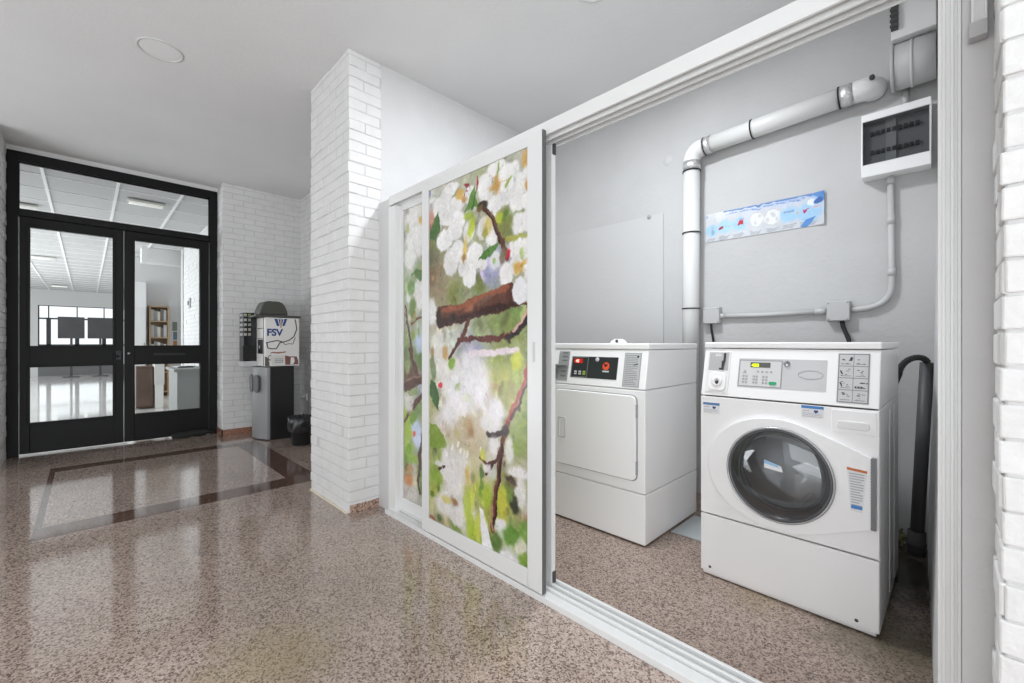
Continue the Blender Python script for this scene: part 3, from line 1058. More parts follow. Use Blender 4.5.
# brick beside the far doors and in the recess behind the pillar
brick_wall('wall_far', [(-6.66, XB - G, 1.19, 2.25, 0, ZC), (-6.66, -6.55 - G, -0.75, -0.575, 0, ZC)],
           [(((XB, 1.19, 0), (0, 1, 0), (1, 0, 0), 0.93, ZC), dict()),
            (((XB, 1.19, 0), (-1, 0, 0), (0, -1, 0), 0.32, ZC), dict(prot=0.002))])
brick_wall('wall_recess', [(-6.66, -3.47, 2.1 + G, 2.25, 0, ZC)],
           [(((XB, 2.1, 0), (1, 0, 0), (0, -1, 0), 2.78, ZC), dict())])
brick_wall('wall_corridor', [(-6.66, -6.0, -0.72, -0.575 - G, 0, ZC)],
           [(((-6.6, -0.572, 0), (1, 0, 0), (0, 1, 0), 0.6, ZC), dict())])
mb = MB(); mb.box(XB, XB + 0.012, 1.178, 2.1, 0, 0.075)
mb.box(-6.55, XB + 0.012, 1.178, 1.19, 0, 0.075)
structure(mb, 'baseboard_far', terrazzo('red_skirting', (150, 108, 90), (170, 128, 108), (110, 76, 64), 90, 0.3))
mb = MB(); mb.box(XB + 0.012, -3.5, 2.088, 2.1, 0, 0.075)
structure(mb, 'baseboard_recess', M_SKIRT)

mb = MB(); mb.box(-6.66, -1.4, -3.05, -2.9, 0, ZC)  # unseen wall added to hold back sky light
mb.box(-6.66, -6.5, -2.9, -0.72, 0, ZC)
structure(mb, 'wall_lobby_unseen', M_PLASTER)
# ---------------------------------------------------------------- far double door
mb = MB()
y0, y1 = -0.571, 1.185
mb.box(DX - 0.05, DX + 0.045, y0, -0.492, 0, 3.08)
mb.box(DX - 0.05, DX + 0.045, 1.106, y1, 0, 3.08)
mb.box(DX - 0.05, DX + 0.045, -0.492, 1.106, 2.985, 3.08)
mb.box(DX - 0.05, DX + 0.045, -0.492, 1.106, 2.432, 2.50)
structure(mb, 'trim_1', M_BLACKFRAME, bevel=0.004)
mb = MB(); mb.box(DX - 0.05, DX + 0.04, -0.72, 1.19, 3.082, ZC)
structure(mb, 'wall_lintel', M_CEIL)
w1 = MB(); w1.box(DX - 0.004, DX + 0.004, -0.492, 1.106, 2.50, 2.985)
w1 = w1.build('window_1', M_GLASS, kind='structure')
bd = MB()
for a, b_, c, d in ((-0.492, 1.106, 2.50, 2.512), (-0.492, 1.106, 2.973, 2.985), (-0.492, -0.484, 2.5, 2.985), (1.098, 1.106, 2.5, 2.985)):
    bd.box(DX - 0.015, DX + 0.015, a, b_, c, d)
bd.build('glazing_bead', M_BLACKFRAME, w1)


def leaf(name, ya, yb, pa, pb):
    d = MB()
    xa, xb = DX - 0.025, DX + 0.025
    d.box(xa, xb, ya, pa, 0.022, 2.428)
    d.box(xa, xb, pb, yb, 0.022, 2.428)
    for z0, z1 in ((0.022, 0.332), (0.898, 1.12), (2.33, 2.428)):
        d.box(xa, xb, pa, pb, z0, z1)
    # raised mouldings round each pane
    for z0, z1 in ((0.332, 0.898), (1.12, 2.33)):
        for a, b_, c, e in ((pa - 0.02, pa, z0 - 0.02, z1 + 0.02), (pb, pb + 0.02, z0 - 0.02, z1 + 0.02), (pa, pb, z0 - 0.02, z0), (pa, pb, z1, z1 + 0.02)):
            d.box(xb, xb + 0.008, a, b_, c, e)
    o = structure(d, name, M_BLACKFRAME, bevel=0.003)
    for z0, z1 in ((0.332, 0.898), (1.12, 2.33)):
        p = MB(); p.box(DX - 0.004, DX + 0.004, pa, pb, z0, z1)
        p.build('pane', M_GLASS, o)
    return o


dl = leaf('door_1', -0.486, 0.298, -0.415, 0.209)
dr = leaf('door_2', 0.302, 1.10, 0.391, 1.008)
mb = MB(); mb.box(DX + 0.025, DX + 0.042, 0.235, 0.275, 0.96, 1.06); mb.tube([(DX + 0.04, 0.255, 1.0), (DX + 0.075, 0.255, 1.0), (DX + 0.085, 0.20, 1.0)], 0.009, 10)
part(mb, 'handle', mat('dark_handle', (44, 44, 44), 0.4, metal=0.6), dl)
mb = MB(); mb.lathe([(0.0, 0.02), (0.012, 0.02), (0.014, 0.0)], (DX + 0.025, 0.34, 1.03), 'x', 16)
part(mb, 'lock', M_STEEL, dr)
mb = MB(); mb.box(DX + 0.025, DX + 0.034, 0.56, 0.86, 1.0, 1.03)
part(mb, 'letter_slot', mat('dark_slot', (14, 14, 14), 0.5), dr, bevel=0.003)

# ---------------------------------------------------------------- the hall beyond the doors
ZH = 3.0
mb = MB(); mb.box(-22.2, -6.66, -2.6, 3.6, ZH, ZH + 0.1)
structure(mb, 'ceiling_hall', mat('hall_ceiling_tiles', (196, 196, 196), 0.8))
mb = MB()
for y in (-2.1, -1.5, -0.92, -0.34, 0.26, 0.85, 1.45, 2.05):
    mb.box(-22.0, -6.66, y - 0.014, y + 0.014, ZH - 0.012, ZH)
x = -6.98
while x > -22:
    mb.box(x - 0.008, x + 0.008, -2.6, 3.5, ZH - 0.008, ZH)
    x -= 0.62
structure(mb, 'trim_3', mat('ceiling_grid_white', (246, 246, 246), 0.5))
M_HALL = mat('hall_wall_paint', (222, 222, 221), 0.8)
mb = MB()
XF = -22.0
mb.box(XF - 0.2, XF, -3.4, -1.2, 0, ZH)
mb.box(XF - 0.2, XF, -1.2, 3.6, 2.46, ZH)
structure(mb, 'wall_hall_end', M_HALL)
mb = MB(); mb.box(XF - 0.2, XF, -1.2, 3.6, 0, 0.34)
structure(mb, 'wall_hall_plinth', mat('grey_plinth', (120, 120, 120), 0.6))
mb = MB()
M_WFRAME = mat('dark_window_frame', (60, 60, 62), 0.5)
for y in (-0.95, -0.25, 0.455, 1.2, 1.9, 2.6):
    mb.box(XF - 0.15, XF - 0.02, y - 0.055, y + 0.055, 0.34, 2.02)
    mb.box(XF - 0.12, XF - 0.04, y - 0.015, y + 0.015, 2.02, 2.46)
mb.box(XF - 0.15, XF - 0.02, -1.2, 3.6, 1.98, 2.03)
mb.box(XF - 0.15, XF - 0.02, -1.2, 3.6, 1.04, 1.10)
mb.box(XF - 0.15, XF - 0.02, -1.2, -1.17, 0.34, 2.46)
mb.box(XF - 0.15, XF - 0.02, -1.2, 3.6, 2.44, 2.46)
w2 = structure(mb, 'window_2', M_WFRAME)
mb = MB(); mb.box(XF - 0.09, XF - 0.08, -1.17, 3.6, 0.34, 2.44)
mb.build('pane', M_GLASS, w2)
brick_wall('wall_hall_right', [(-10.5, -6.66, 1.35 + G, 1.6, 0, ZH), (-10.7, -10.5, 1.33, 1.6, 0, ZH)],
           [(((-10.5, 1.35, 0), (1, 0, 0), (0, -1, 0), 3.84, ZH), dict())])
mb = MB(); mb.box(-22.0, -9.1, 3.45, 3.6, 0, ZH)
structure(mb, 'wall_hall_side', M_HALL)
mb = MB(); mb.box(-12.35, -12.2, 0.62, 3.45, 0, ZH)
structure(mb, 'wall_hall_partition', M_HALL)
mb = MB(); mb.box(-11.2, -10.9, 0.75, 3.45, 2.72, ZH)
structure(mb, 'ceiling_beam', M_HALL)

for i, (y, lab, lb2) in enumerate(((-0.39, 'dark square notice board on a short post before the far window, beside the white wall', 0), (0.35, 'dark square notice board before the far window, next to the double door\'s middle stile', 0))):
    t = thing('notice_board', lab, 'notice board', (-20.6, y * 0.945, 0))
    mb = MB(); mb.box(-0.02, 0.02, -0.315, 0.315, 1.30, 2.02)
    part(mb, 'board', mat('dark_board', (74, 74, 76), 0.6, vary=0.15, vscale=3), t, bevel=0.01)
    mb = MB(); mb.box(-0.02, 0.02, -0.03, 0.03, 0.03, 1.30); mb.box(-0.18, 0.18, -0.2, 0.2, 0, 0.03)
    part(mb, 'stand', M_DARKGREY, t)

fl = (( -7.34, 0.55, 'fluorescent batten lamp seen through the transom, nearest the doors'), (-8.6, -0.66, 'fluorescent batten lamp seen at the left end of the transom'),
      (-13.55, -0.66, 'fluorescent batten lamp in the left door pane, higher of two'), (-19.9, -0.62, 'farthest fluorescent batten lamp, low in the left door pane'))
for x, y, lab in fl:
    t = thing('ceiling_batten_light', lab, 'ceiling light', (x, y, ZH), group='hall ceiling lamps')
    mb = MB(); mb.box(-0.07, 0.07, -0.19, 0.19, -0.035, -0.012)
    part(mb, 'housing', mat('lamp_housing', (205, 205, 200), 0.4), t, bevel=0.005)
    mb = MB(); mb.tube([(-0.02, -0.17, -0.05), (-0.02, 0.17, -0.05)], 0.016, 10); mb.tube([(0.02, -0.17, -0.05), (0.02, 0.17, -0.05)], 0.016, 10)
    part(mb, 'lamp_tube', mat('lit_tube', (246, 246, 242), 0.3, emit=(255, 255, 250), estr=0.25), t)

# bookshelf, cupboard, poster and desk seen through the right-hand leaf
t = thing('bookcase', 'wooden bookcase with rows of papers, behind the right door leaf glass', 'bookcase', (-12.19, 0.94, 0))
M_WOOD = mat('pale_wood', (176, 150, 118), 0.5, vary=0.2, vscale=6)
mb = MB(); mb.box(0, 0.28, 0, 0.03, 0, 1.95); mb.box(0, 0.28, 0.31, 0.34, 0, 1.95); mb.box(0, 0.02, 0.03, 0.31, 0, 1.95)
part(mb, 'case', M_WOOD, t)
for z in (0.08, 0.5, 0.9, 1.25, 1.6, 1.92):
    mb = MB(); mb.box(0.02, 0.28, 0.03, 0.31, z, z + 0.025)
    part(mb, 'shelf', M_WOOD, t)
k = 0
for z in (0.925, 1.275, 1.625):
    y = 0.975
    for col in ((200, 200, 198), (150, 152, 150), (214, 210, 200), (120, 110, 100), (190, 194, 200)):
        w = 0.05 + 0.006 * (k % 2)
        b = MB(); b.box(-12.15, -11.96, y, y + w - 0.004, z + 0.001, z + 0.2 + 0.02 * ((k * 7) % 4))
        o = b.build('binder', mat('binder_%d_%d_%d' % col, col, 0.6))
        row = {0.925: 'low', 1.275: 'middle', 1.625: 'top'}[z]
        tag(o, 'paper binder on the %s shelf of the pale wooden bookcase behind the door' % row, 'binder', 'binders on the %s shelf' % row)
        y += w
        k += 1
t = thing('cupboard', 'tall white cupboard standing left of the wooden bookcase beyond the doors', 'cupboard', (-12.18, 0.66, 0))
mb = MB(); mb.box(0, 0.32, 0, 0.23, 0.0, 2.43)
part(mb, 'carcass', mat('cupboard_white', (236, 236, 236), 0.5), t, bevel=0.006)
mb = MB(); mb.box(0.32, 0.335, 0.01, 0.22, 0.05, 1.9)
d_ = part(mb, 'door', mat('cupboard_white2', (228, 228, 228), 0.5), t, bevel=0.004)
mb = MB(); mb.box(0.335, 0.355, 0.19, 0.205, 1.0, 1.15)
part(mb, 'handle', M_STEEL, d_)
t = thing('poster', 'narrow white poster with small colour pictures right of the wooden bookcase', 'poster', (-12.19, 1.29, 1.0))
mb = MB(); mb.box(0.0, 0.01, 0, 0.17, 0, 1.1)
part(mb, 'sheet', M_PAPER, t)
mb = MB(); mb.box(0.01, 0.013, 0.085, 0.155, 0.22, 0.40); part(mb, 'picture', mat('poster_blue', (110, 130, 150), 0.6), t)
mb = MB(); mb.box(0.01, 0.013, 0.085, 0.155, 0.02, 0.20); part(mb, 'picture', mat('poster_orange', (190, 130, 90), 0.6), t)
mb = MB(); mb.box(0.01, 0.013, 0.07, 0.155, 0.42, 0.62); part(mb, 'picture', mat('poster_grey', (128, 140, 128), 0.6), t)
t = thing('wall_switch', 'small square light switch on the white brick wall beyond the right door leaf', 'switch', (-9.75, 1.345, 1.88))
mb = MB(); mb.box(-0.09, 0.09, -0.025, 0, -0.09, 0.09); part(mb, 'plate', M_GREYPL, t, bevel=0.004)
mb = MB(); mb.box(-0.035, 0.035, -0.036, -0.025, -0.035, 0.035); part(mb, 'rocker', M_DARKGREY, t, bevel=0.003)
t = thing('reception_desk', 'grey reception desk behind the lower pane of the right door leaf', 'desk', (-8.95, 0.955, 0))
mb = MB(); mb.box(0, 0.9, 0, 0.36, 0, 0.72); part(mb, 'desk_body', mat('desk_grey', (150, 152, 150), 0.6), t, bevel=0.005)
mb = MB(); mb.box(-0.04, 0.94, -0.04, 0.37, 0.72, 0.76); part(mb, 'worktop', mat('desk_top', (150, 152, 150), 0.5), t, bevel=0.004)
mb = MB()
mb.box(-8.95, -8.5, 1.0, 1.21, 0.7615, 0.7665)
mb.hexa([(-8.52, 1.0, 0.7615), (-8.52, 1.0, 0.7665), (-8.52, 1.21, 0.7615), (-8.52, 1.21, 0.7665), (-8.40, 1.02, 0.785), (-8.40, 1.02, 0.79), (-8.40, 1.23, 0.785), (-8.40, 1.23, 0.79)])
tag(mb.build('paper_sheet', M_PAPER), 'white sheet of paper lying on the grey desk beyond the doors', 'paper')
t = thing('side_cabinet', 'low brown wooden cabinet behind the lower right door pane', 'cabinet', (-10.2, 0.60, 0))
mb = MB(); mb.box(0, 0.4, 0, 0.235, 0.02, 0.74); part(mb, 'carcass', mat('brown_wood', (98, 78, 68), 0.5, vary=0.3, vscale=3), t, bevel=0.005)
mb = MB(); mb.box(0.4, 0.415, 0.01, 0.225, 0.05, 0.70); part(mb, 'door', mat('brown_wood2', (108, 86, 76), 0.5, vary=0.3, vscale=3), t, bevel=0.004)
t = thing('pedestal', 'white pedestal between the brown cabinet and the grey desk beyond the doors', 'pedestal', (-10.05, 0.84, 0))
mb = MB(); mb.box(0.03, 0.3, 0.01, 0.125, 0, 0.42); part(mb, 'plinth', mat('pedestal_white', (232, 232, 228), 0.5), t, bevel=0.004)
mb = MB(); mb.box(0, 0.33, 0, 0.135, 0.42, 0.80); part(mb, 'box', mat('pedestal_white2', (220, 220, 216), 0.5), t, bevel=0.004)

# dark cloth stuffed under the right leaf
mb = MB()
n = 22
for i in range(n):
    pass
pts, rad = [], []
for i in range(14):
    s = i / 13
    pts.append((-6.50 + 0.02 * math.sin(5 * s), 0.72 + 0.42 * s, 0.028 + 0.012 * math.sin(PI * s) + 0.006 * math.sin(17 * s)))
    rad.append(0.018 + 0.026 * math.sin(PI * min(1, 0.1 + s * 0.9)) + 0.006 * math.sin(11 * s))
mb.tube(pts, rad, 12)
tag(mb.build('draught_cloth', mat('dark_cloth', (34, 36, 34), 0.9, bump=0.5, bscale=50)), 'dark crumpled cloth on the floor at the foot of the right black door leaf', 'cloth')

# ---------------------------------------------------------------- ceiling lamps of the lobby
for loc, lab in (((-3.735, 0.352, ZC), 'round flush ceiling light over the corridor, left of the brick pillar'), ((-1.36, 1.99, ZC), 'round flush ceiling light cut by the top edge, above the sliding doors')):
    t = thing('ceiling_light', lab, 'ceiling light', loc, group='round flush ceiling lights')
    mb = MB(); mb.lathe([(0.128, 0.0), (0.128, -0.004), (0.120, -0.007), (0.112, -0.004), (0.110, 0.0)], (0, 0, 0), 'z', 48)
    part(mb, 'trim_ring', mat('lamp_ring_grey', (200, 200, 200), 0.5), t)
    mb = MB(); mb.lathe([(0.110, -0.002), (0.09, -0.004), (0.05, -0.005), (0.0, -0.005)], (0, 0, 0), 'z', 48)
    part(mb, 'diffuser', mat('lamp_diffuser', (222, 222, 222), 0.7), t)
# ================================================================ SLIDING DOOR WALL OF THE CLOSET
FY = 1.445      # front plane of the aluminium frame
mb = MB()
# header: fascia, cover and three hanging lips
mb.box(-2.66, 0.075, FY + 0.014, FY + 0.024, 2.082, 2.142)
mb.box(-2.66, 0.075, FY + 0.024, FY + 0.130, 2.112, 2.142)
for y in (0.044, 0.080, 0.116):
    mb.box(-2.66, 0.03, FY + y, FY + y + 0.009, 2.072, 2.112)
# sill with three rails
mb.box(-2.66, 0.03, FY - 0.004, FY + 0.145, 0.0, 0.018)
mb.box(-2.66, 0.03, FY - 0.016, FY + 0.034, 0.0, 0.028)
for y, h in ((0.044, 0.036), (0.080, 0.036), (0.118, 0.036)):
    mb.box(-2.66, 0.03, FY + y, FY + y + 0.013, 0.018, h)
# jambs
mb.box(-2.66, -2.572, FY + 0.010, FY + 0.125, 0.018, 2.066)
mb.box(-0.012, 0.030, FY, FY + 0.130, 0.018, 2.104)
for x in (-0.002, 0.012, 0.024):
    mb.box(x - 0.003, x + 0.003, FY - 0.005, FY, 0.018, 2.066)
structure(mb, 'trim_4', M_ALU, bevel=0.001)
mb = MB()
for y in (0.026, 0.062, 0.098):
    mb.box(-2.66, 0.02, FY + y - 0.009, FY + y + 0.015, 2.1075, 2.112)
structure(mb, 'trim_5', M_ALU2)

M_FILM = attr_mat('printed_film', 0.22, 0.5)
M_BRUSH = mat('dark_brush_cap', (66, 66, 66), 0.7)


def sliding_panel(x0, x1, y, label, sl=0.068, sr=0.084, img=None, z1=2.050):
    t = thing('sliding_panel', label, 'sliding panel', (x0, y, 0.034), kind='thing')
    W, z1 = x1 - x0, z1
    m_ = MB()
    m_.box(0, sl, 0, 0.028, 0, z1)
    m_.box(W - sr, W, 0, 0.028, 0, z1)
    m_.box(sl, W - sr, 0, 0.028, 0, 0.082)
    m_.box(sl, W - sr, 0, 0.028, z1 - 0.05, z1)
    part(m_, 'frame', M_ALU, t, bevel=0.002)
    if img is not None:
        o = print_mesh('picture_film', W - sl - sr, z1 - 0.132, img, M_FILM, t, 0.004)
        o.location = (sl, 0.008, 0.082)
        o['label'] = 'photographic print of white blossom on branches'
    if z1 > 2.06:
        m_ = MB(); m_.box(W, W + 0.005, 0.003, 0.025, 0, z1)  # dark strip down the panel's right edge
        part(m_, 'edge_strip', mat('edge_strip_dark', (92, 92, 92), 0.7), t, 'dark strip along the edge')
    for z in ((0.0, z1 - 0.055) if z1 < 2.06 else ()):
        m_ = MB()
        m_.box(W, W + 0.006, 0.004, 0.024, z, z + 0.05)
        part(m_, 'brush_cap', M_BRUSH, t)
    return t


Wp = 0.957 - 0.152
img = paint(Wp, 1.932, 235, 560, MURAL_BG, MURAL, 3)
t2 = sliding_panel(-2.215, -1.258, FY - 0.014, 'white framed sliding panel printed with large blossom and a thick brown branch, frontmost', img=img, z1=2.064)
mb = MB(); mb.box(0.957 - 0.050, 0.957 - 0.038, -0.003, 0.0, 1.03, 1.12); mb.box(0.957 - 0.046, 0.957 - 0.042, -0.0045, -0.003, 1.05, 1.10)
part(mb, 'finger_pull', M_ALU2, t2, bevel=0.0015)
more = []
for s in MURAL:
    if s[0] == 'e' and s[1] > 0.32:
        more.append(s)
img = paint(Wp, 1.918, 160, 380, STRIP_BG + [(x + 0.38, z, c) for x, z, c in MURAL_BG if x < 0.4], more + STRIP, 5)
sliding_panel(-2.630, -1.673, FY + 0.044 + 0.009, 'paler blossom printed sliding panel mostly hidden behind the front one, next to the brick pillar', sl=0.084, sr=0.068, img=img)
img = paint(Wp, 1.918, 60, 140, MURAL_BG, MURAL[::3], 8)
sliding_panel(-2.243, -1.286, FY + 0.080 + 0.009, 'third sliding panel showing only its white edge behind the large blossom panel', img=img)

# bracket high on the reveal by the near brick pillar
t = thing('wall_bracket', 'white channel with a grey end on the plaster high beside the near brick pillar', 'bracket', (0.0535, 1.428, 1.83))
mb = MB(); mb.box(-0.012, 0.012, -0.016, 0.0, 0.035, 1.2); mb.box(-0.012, -0.008, -0.024, -0.016, 0.035, 1.2); mb.box(0.008, 0.012, -0.024, -0.016, 0.035, 1.2)
part(mb, 'channel', M_ALU, t)
mb = MB(); mb.box(-0.016, 0.013, -0.028, 0.0, 0.0, 0.034)
part(mb, 'end_cap', mat('bracket_grey', (180, 180, 180), 0.6), t, bevel=0.002)


# ================================================================ WASHER AND DRYER
def shear(mb, k, z0):
    mb.v = [(x, y + k * (z - z0), z) for x, y, z in mb.v]
    return mb


def on_slope(k, z0, x0, x1, za, zb, d, y_in=0.0):
    b = MB(); b.box(x0, x1, -d, y_in, za, zb)
    return shear(b, k, z0)


def text_rows(mb, x0, x1, z0, z1, n, y, h, fill=0.8, seed=1):
    """Tiny illegible print: short bars."""
    rg = random.Random(seed)
    for i in range(n):
        zc = z1 - (i + 0.5) * (z1 - z0) / n
        x = x0
        e = x0 + (x1 - x0) * (rg.uniform(0.55, 1.0) if i % 3 == 2 else rg.uniform(0.88, 1.0))
        while x < e - 0.002:
            w = min(rg.uniform(0.004, 0.012), e - x)
            mb.box(x, x + w, y - 0.0004, y, zc - h / 2, zc + h / 2)
            x += w + 0.002
    return mb


def hole_plate(mb, outline, c, r, y0, y1, n=96, mi=0):
    """Star-shaped outline (function angle -> (x, z)) with a round hole."""
    angs = sorted(set([2 * PI * i / n for i in range(n)] + list(outline.get('corners', []))))
    N = len(angs)
    vs_ = []
    for y in (y0, y1):
        for a in angs:
            vs_.append((c[0] + r * math.cos(a), y, c[1] + r * math.sin(a)))
        for a in angs:
            x, z = outline['f'](a)
            vs_.append((x, y, z))
    fs = []
    for i in range(N):
        j = (i + 1) % N
        fs.append((i, j, N + j, N + i))
        fs.append((2 * N + i, 3 * N + i, 3 * N + j, 2 * N + j))
        fs.append((i, 2 * N + i, 2 * N + j, j))
        fs.append((N + i, N + j, 3 * N + j, 3 * N + i))
    return mb.add(vs_, fs, mi)


def ray_poly(c, poly):
    def f(a):
        d = (math.cos(a), math.sin(a))
        best = None
        for i in range(len(poly)):
            p, q = poly[i], poly[(i + 1) % len(poly)]
            ex, ez = q[0] - p[0], q[1] - p[1]
            den = d[0] * ez - d[1] * ex
            if abs(den) < 1e-12:
                continue
            t = ((p[0] - c[0]) * ez - (p[1] - c[1]) * ex) / den
            s = ((p[0] - c[0]) * d[1] - (p[1] - c[1]) * d[0]) / den
            if t > 0 and -1e-6 <= s <= 1 + 1e-6 and (best is None or t < best):
                best = t
        return (c[0] + d[0] * best, c[1] + d[1] * best)
    cs = [math.atan2(p[1] - c[1], p[0] - c[0]) % (2 * PI) for p in poly]
    return {'f': f, 'corners': cs}


WW = 0.684
washer = thing('washing_machine', 'white front loading washing machine with round glass door, at the right', 'washing machine', (-0.862, 2.187, 0), rot=(0, 0, -0.0175))
# cabinet: two sides with pressed ribs, back, and front surround with the drum opening
mb = MB()
mb.box(0, 0.012, 0.022, 0.73, 0.018, 0.889)
mb.box(WW - 0.012, WW, 0.022, 0.73, 0.018, 0.889)
mb.box(0.012, WW - 0.012, 0.718, 0.73, 0.018, 0.889)
mb.box(0.012, WW - 0.012, 0.022, 0.718, 0.018, 0.03)
for y in (0.34, 0.52):
    mb.box(WW - 0.001, WW + 0.002, y, y + 0.05, 0.05, 0.86)
body = part(mb, 'cabinet', M_WHITE, washer, bevel=0.003)
DC = (0.342, 0.568)
mb = MB()
hole_plate(mb, ray_poly(DC, [(0.0, 0.308), (WW, 0.308), (WW, 0.886), (0.0, 0.886)]), DC, 0.196, 0.0, 0.02)
part(mb, 'front_panel', M_WHITE, washer, bevel=0.003)
mb = MB(); mb.box(0.0, WW, 0.0, 0.02, 0.02, 0.3015)
mb.prism([(0.0, 0.02), (0.02, 0.02), (0.02, 0.004), (0.006, 0.004)], 'x', 0.01, WW - 0.01)
part(mb, 'lower_panel', M_WHITE, washer, bevel=0.004)
for x in (0.045, 0.614):
    mb = MB(); mb.lathe([(0.0, -0.003), (0.006, -0.003), (0.007, 0.001)], (x, 0.001, 0.045), 'y', 14)
    part(mb, 'screw', M_DARKGREY, washer)
for x in (0.06, WW - 0.06):
    for y in (0.08, 0.62):
        mb = MB(); mb.lathe([(0.0, 0.0), (0.022, 0.0), (0.022, 0.012), (0.010, 0.014), (0.010, 0.022), (0.0, 0.022)], (x, y, 0), 'z', 16)
        part(mb, 'foot', M_RUBBER, washer)
KW, Z0W = 0.26, 0.892
mb = MB()
mb.prism([(0.0, 0.892), (0.73, 0.892), (0.73, 1.121), (KW * (1.121 - Z0W), 1.121)], 'x', 0.0, WW)
housing = part(mb, 'control_housing', M_WHITE, washer, bevel=0.004)
mb = MB(); mb.box(-0.003, WW + 0.003, 0.054, 0.745, 1.1245, 1.153)
part(mb, 'top_lid', M_WHITE, washer, bevel=0.006, seg=3)
# control fascia
fasc = part(on_slope(KW, Z0W, 0.166, 0.512, 0.945, 1.076, 0.0015), 'control_fascia', M_GREYPL, housing)
mb = MB()
for a, b_, c, d in ((0.168, 0.348, 0.947, 0.951), (0.168, 0.348, 1.066, 1.070), (0.168, 0.172, 0.951, 1.066), (0.344, 0.348, 0.951, 1.066)):
    mb.box(a, b_, -0.003, -0.0015, c, d)
part(shear(mb, KW, Z0W), 'keypad_border', mat('keypad_border_grey', (150, 151, 153), 0.5), housing)
part(on_slope(KW, Z0W, 0.172, 0.344, 0.951, 1.066, 0.0022), 'keypad', mat('keypad_grey', (208, 209, 209), 0.5), housing)
disp = part(on_slope(KW, Z0W, 0.217, 0.300, 1.036, 1.059, 0.0035), 'display', mat('display_dark', (92, 94, 90), 0.35), housing, 'dark display window with green digits')
th_w = PI / 2 - math.atan(KW)
M_LEDG = mat('green_digits', (205, 225, 30), 0.4, emit=(205, 230, 20), estr=0.9)
lettering('450', 0.021, M_LEDG, housing, (0.222, KW * (1.039 - Z0W) - 0.0042, 1.039), (th_w, 0, 0), 'display_digits', bold=0.0009)
mb = MB()
for i in range(4):
    mb.box(0.246 + i * 0.018, 0.256 + i * 0.018, -0.0034, -0.0022, 1.013, 1.021)
for x in (0.196, 0.240, 0.280):
    for i in range(2):
        for j in range(3):
            mb.box(x + i * 0.013 - 0.010, x + i * 0.013 - 0.001, -0.0034, -0.0022, 0.962 + j * 0.014, 0.971 + j * 0.014)
mb.prism([(0.186, 1.008), (0.202, 1.008), (0.202, 1.014), (0.195, 1.024)], 'y', -0.0034, -0.0022)
part(shear(mb, KW, Z0W), 'key_lettering', mat('key_grey', (168, 170, 172), 0.5), housing)
b = MB(); b.prism(rrect(0.299, 0.329, 0.960, 0.974, 0.006), 'y', -0.005, -0.002)
part(shear(b, KW, Z0W), 'start_button', mat('start_green', (40, 160, 110), 0.4), housing, 'green start button')
b = MB(); b.lathe([(0.012, 0.0), (0.012, -0.006), (0.009, -0.008), (0.007, -0.004), (0.0, -0.004)], (0.364, 0, 1.058), 'y', 20)
part(shear(b, KW, Z0W), 'key_lock', mat('lock_grey', (150, 150, 152), 0.3, metal=0.7), housing)
b = MB()
prof = [(0.455 + (0.046 + dr) * math.cos(a), 1.012 + (0.019 + dr) * math.sin(a)) for dr in (0,) for a in [2 * PI * i / 40 for i in range(40)]]
prof2 = [(0.455 + 0.0435 * math.cos(a), 1.012 + 0.0165 * math.sin(a)) for a in [2 * PI * i / 40 for i in range(40)]]
vs_ = [(p[0], y, p[1]) for y in (-0.0027, -0.0015) for p in prof] + [(p[0], y, p[1]) for y in (-0.0027, -0.0015) for p in prof2]
fs = []
for i in range(40):
    j = (i + 1) % 40
    fs += [(i, j, 80 + j, 80 + i), (i, 40 + i, 40 + j, j), (80 + i, 80 + j, 120 + j, 120 + i)]
b.add(vs_, fs)
part(shear(b, KW, Z0W), 'badge', mat('badge_grey', (160, 161, 163), 0.4), housing)
# coin slot column
coin = part(on_slope(KW, Z0W, 0.018, 0.126, 0.908, 1.108, 0.003), 'coin_plate', M_WHITEPL, housing, bevel=0.002)
part(on_slope(KW, Z0W, 0.026, 0.118, 1.016, 1.104, 0.0045), 'coin_slide_plate', mat('coin_grey', (190, 191, 192), 0.4, metal=0.3), housing, bevel=0.001)
b = MB(); b.box(0.095, 0.104, -0.008, -0.004, 1.06, 1.10); b.hexa([(0.088, -0.008, 1.03), (0.088, -0.008, 1.062), (0.088, -0.004, 1.03), (0.088, -0.004, 1.062), (0.098, -0.008, 1.026), (0.104, -0.008, 1.066), (0.098, -0.004, 1.026), (0.104, -0.004, 1.066)]); b.box(0.078, 0.098, -0.008, -0.004, 1.019, 1.028)
part(shear(b, KW, Z0W), 'coin_slot', M_INKDK, housing)
b = MB(); text_rows(b, 0.055, 0.088, 1.083, 1.098, 2, -0.0045, 0.005, seed=4)
part(shear(b, KW, Z0W), 'slot_print', M_PAPER, housing)
b = MB(); b.prism(rrect(0.034, 0.114, 0.920, 1.006, 0.02), 'y', -0.009, -0.003)
bx = part(shear(b, KW, Z0W), 'lock_cover', mat('lock_cover_white', (240, 240, 240), 0.35), housing, bevel=0.002)
b = MB(); b.lathe([(0.026, -0.009), (0.024, -0.013), (0.010, -0.013), (0.009, -0.010), (0.0, -0.010)], (0.074, 0, 0.962), 'y', 24)
part(shear(b, KW, Z0W), 'lock_barrel', M_WHITEPL, housing)
b = MB(); b.lathe([(0.0, -0.0145), (0.008, -0.0142), (0.009, -0.012)], (0.075, 0, 0.958), 'y', 16)
part(shear(b, KW, Z0W), 'keyhole', M_INKDK, housing)
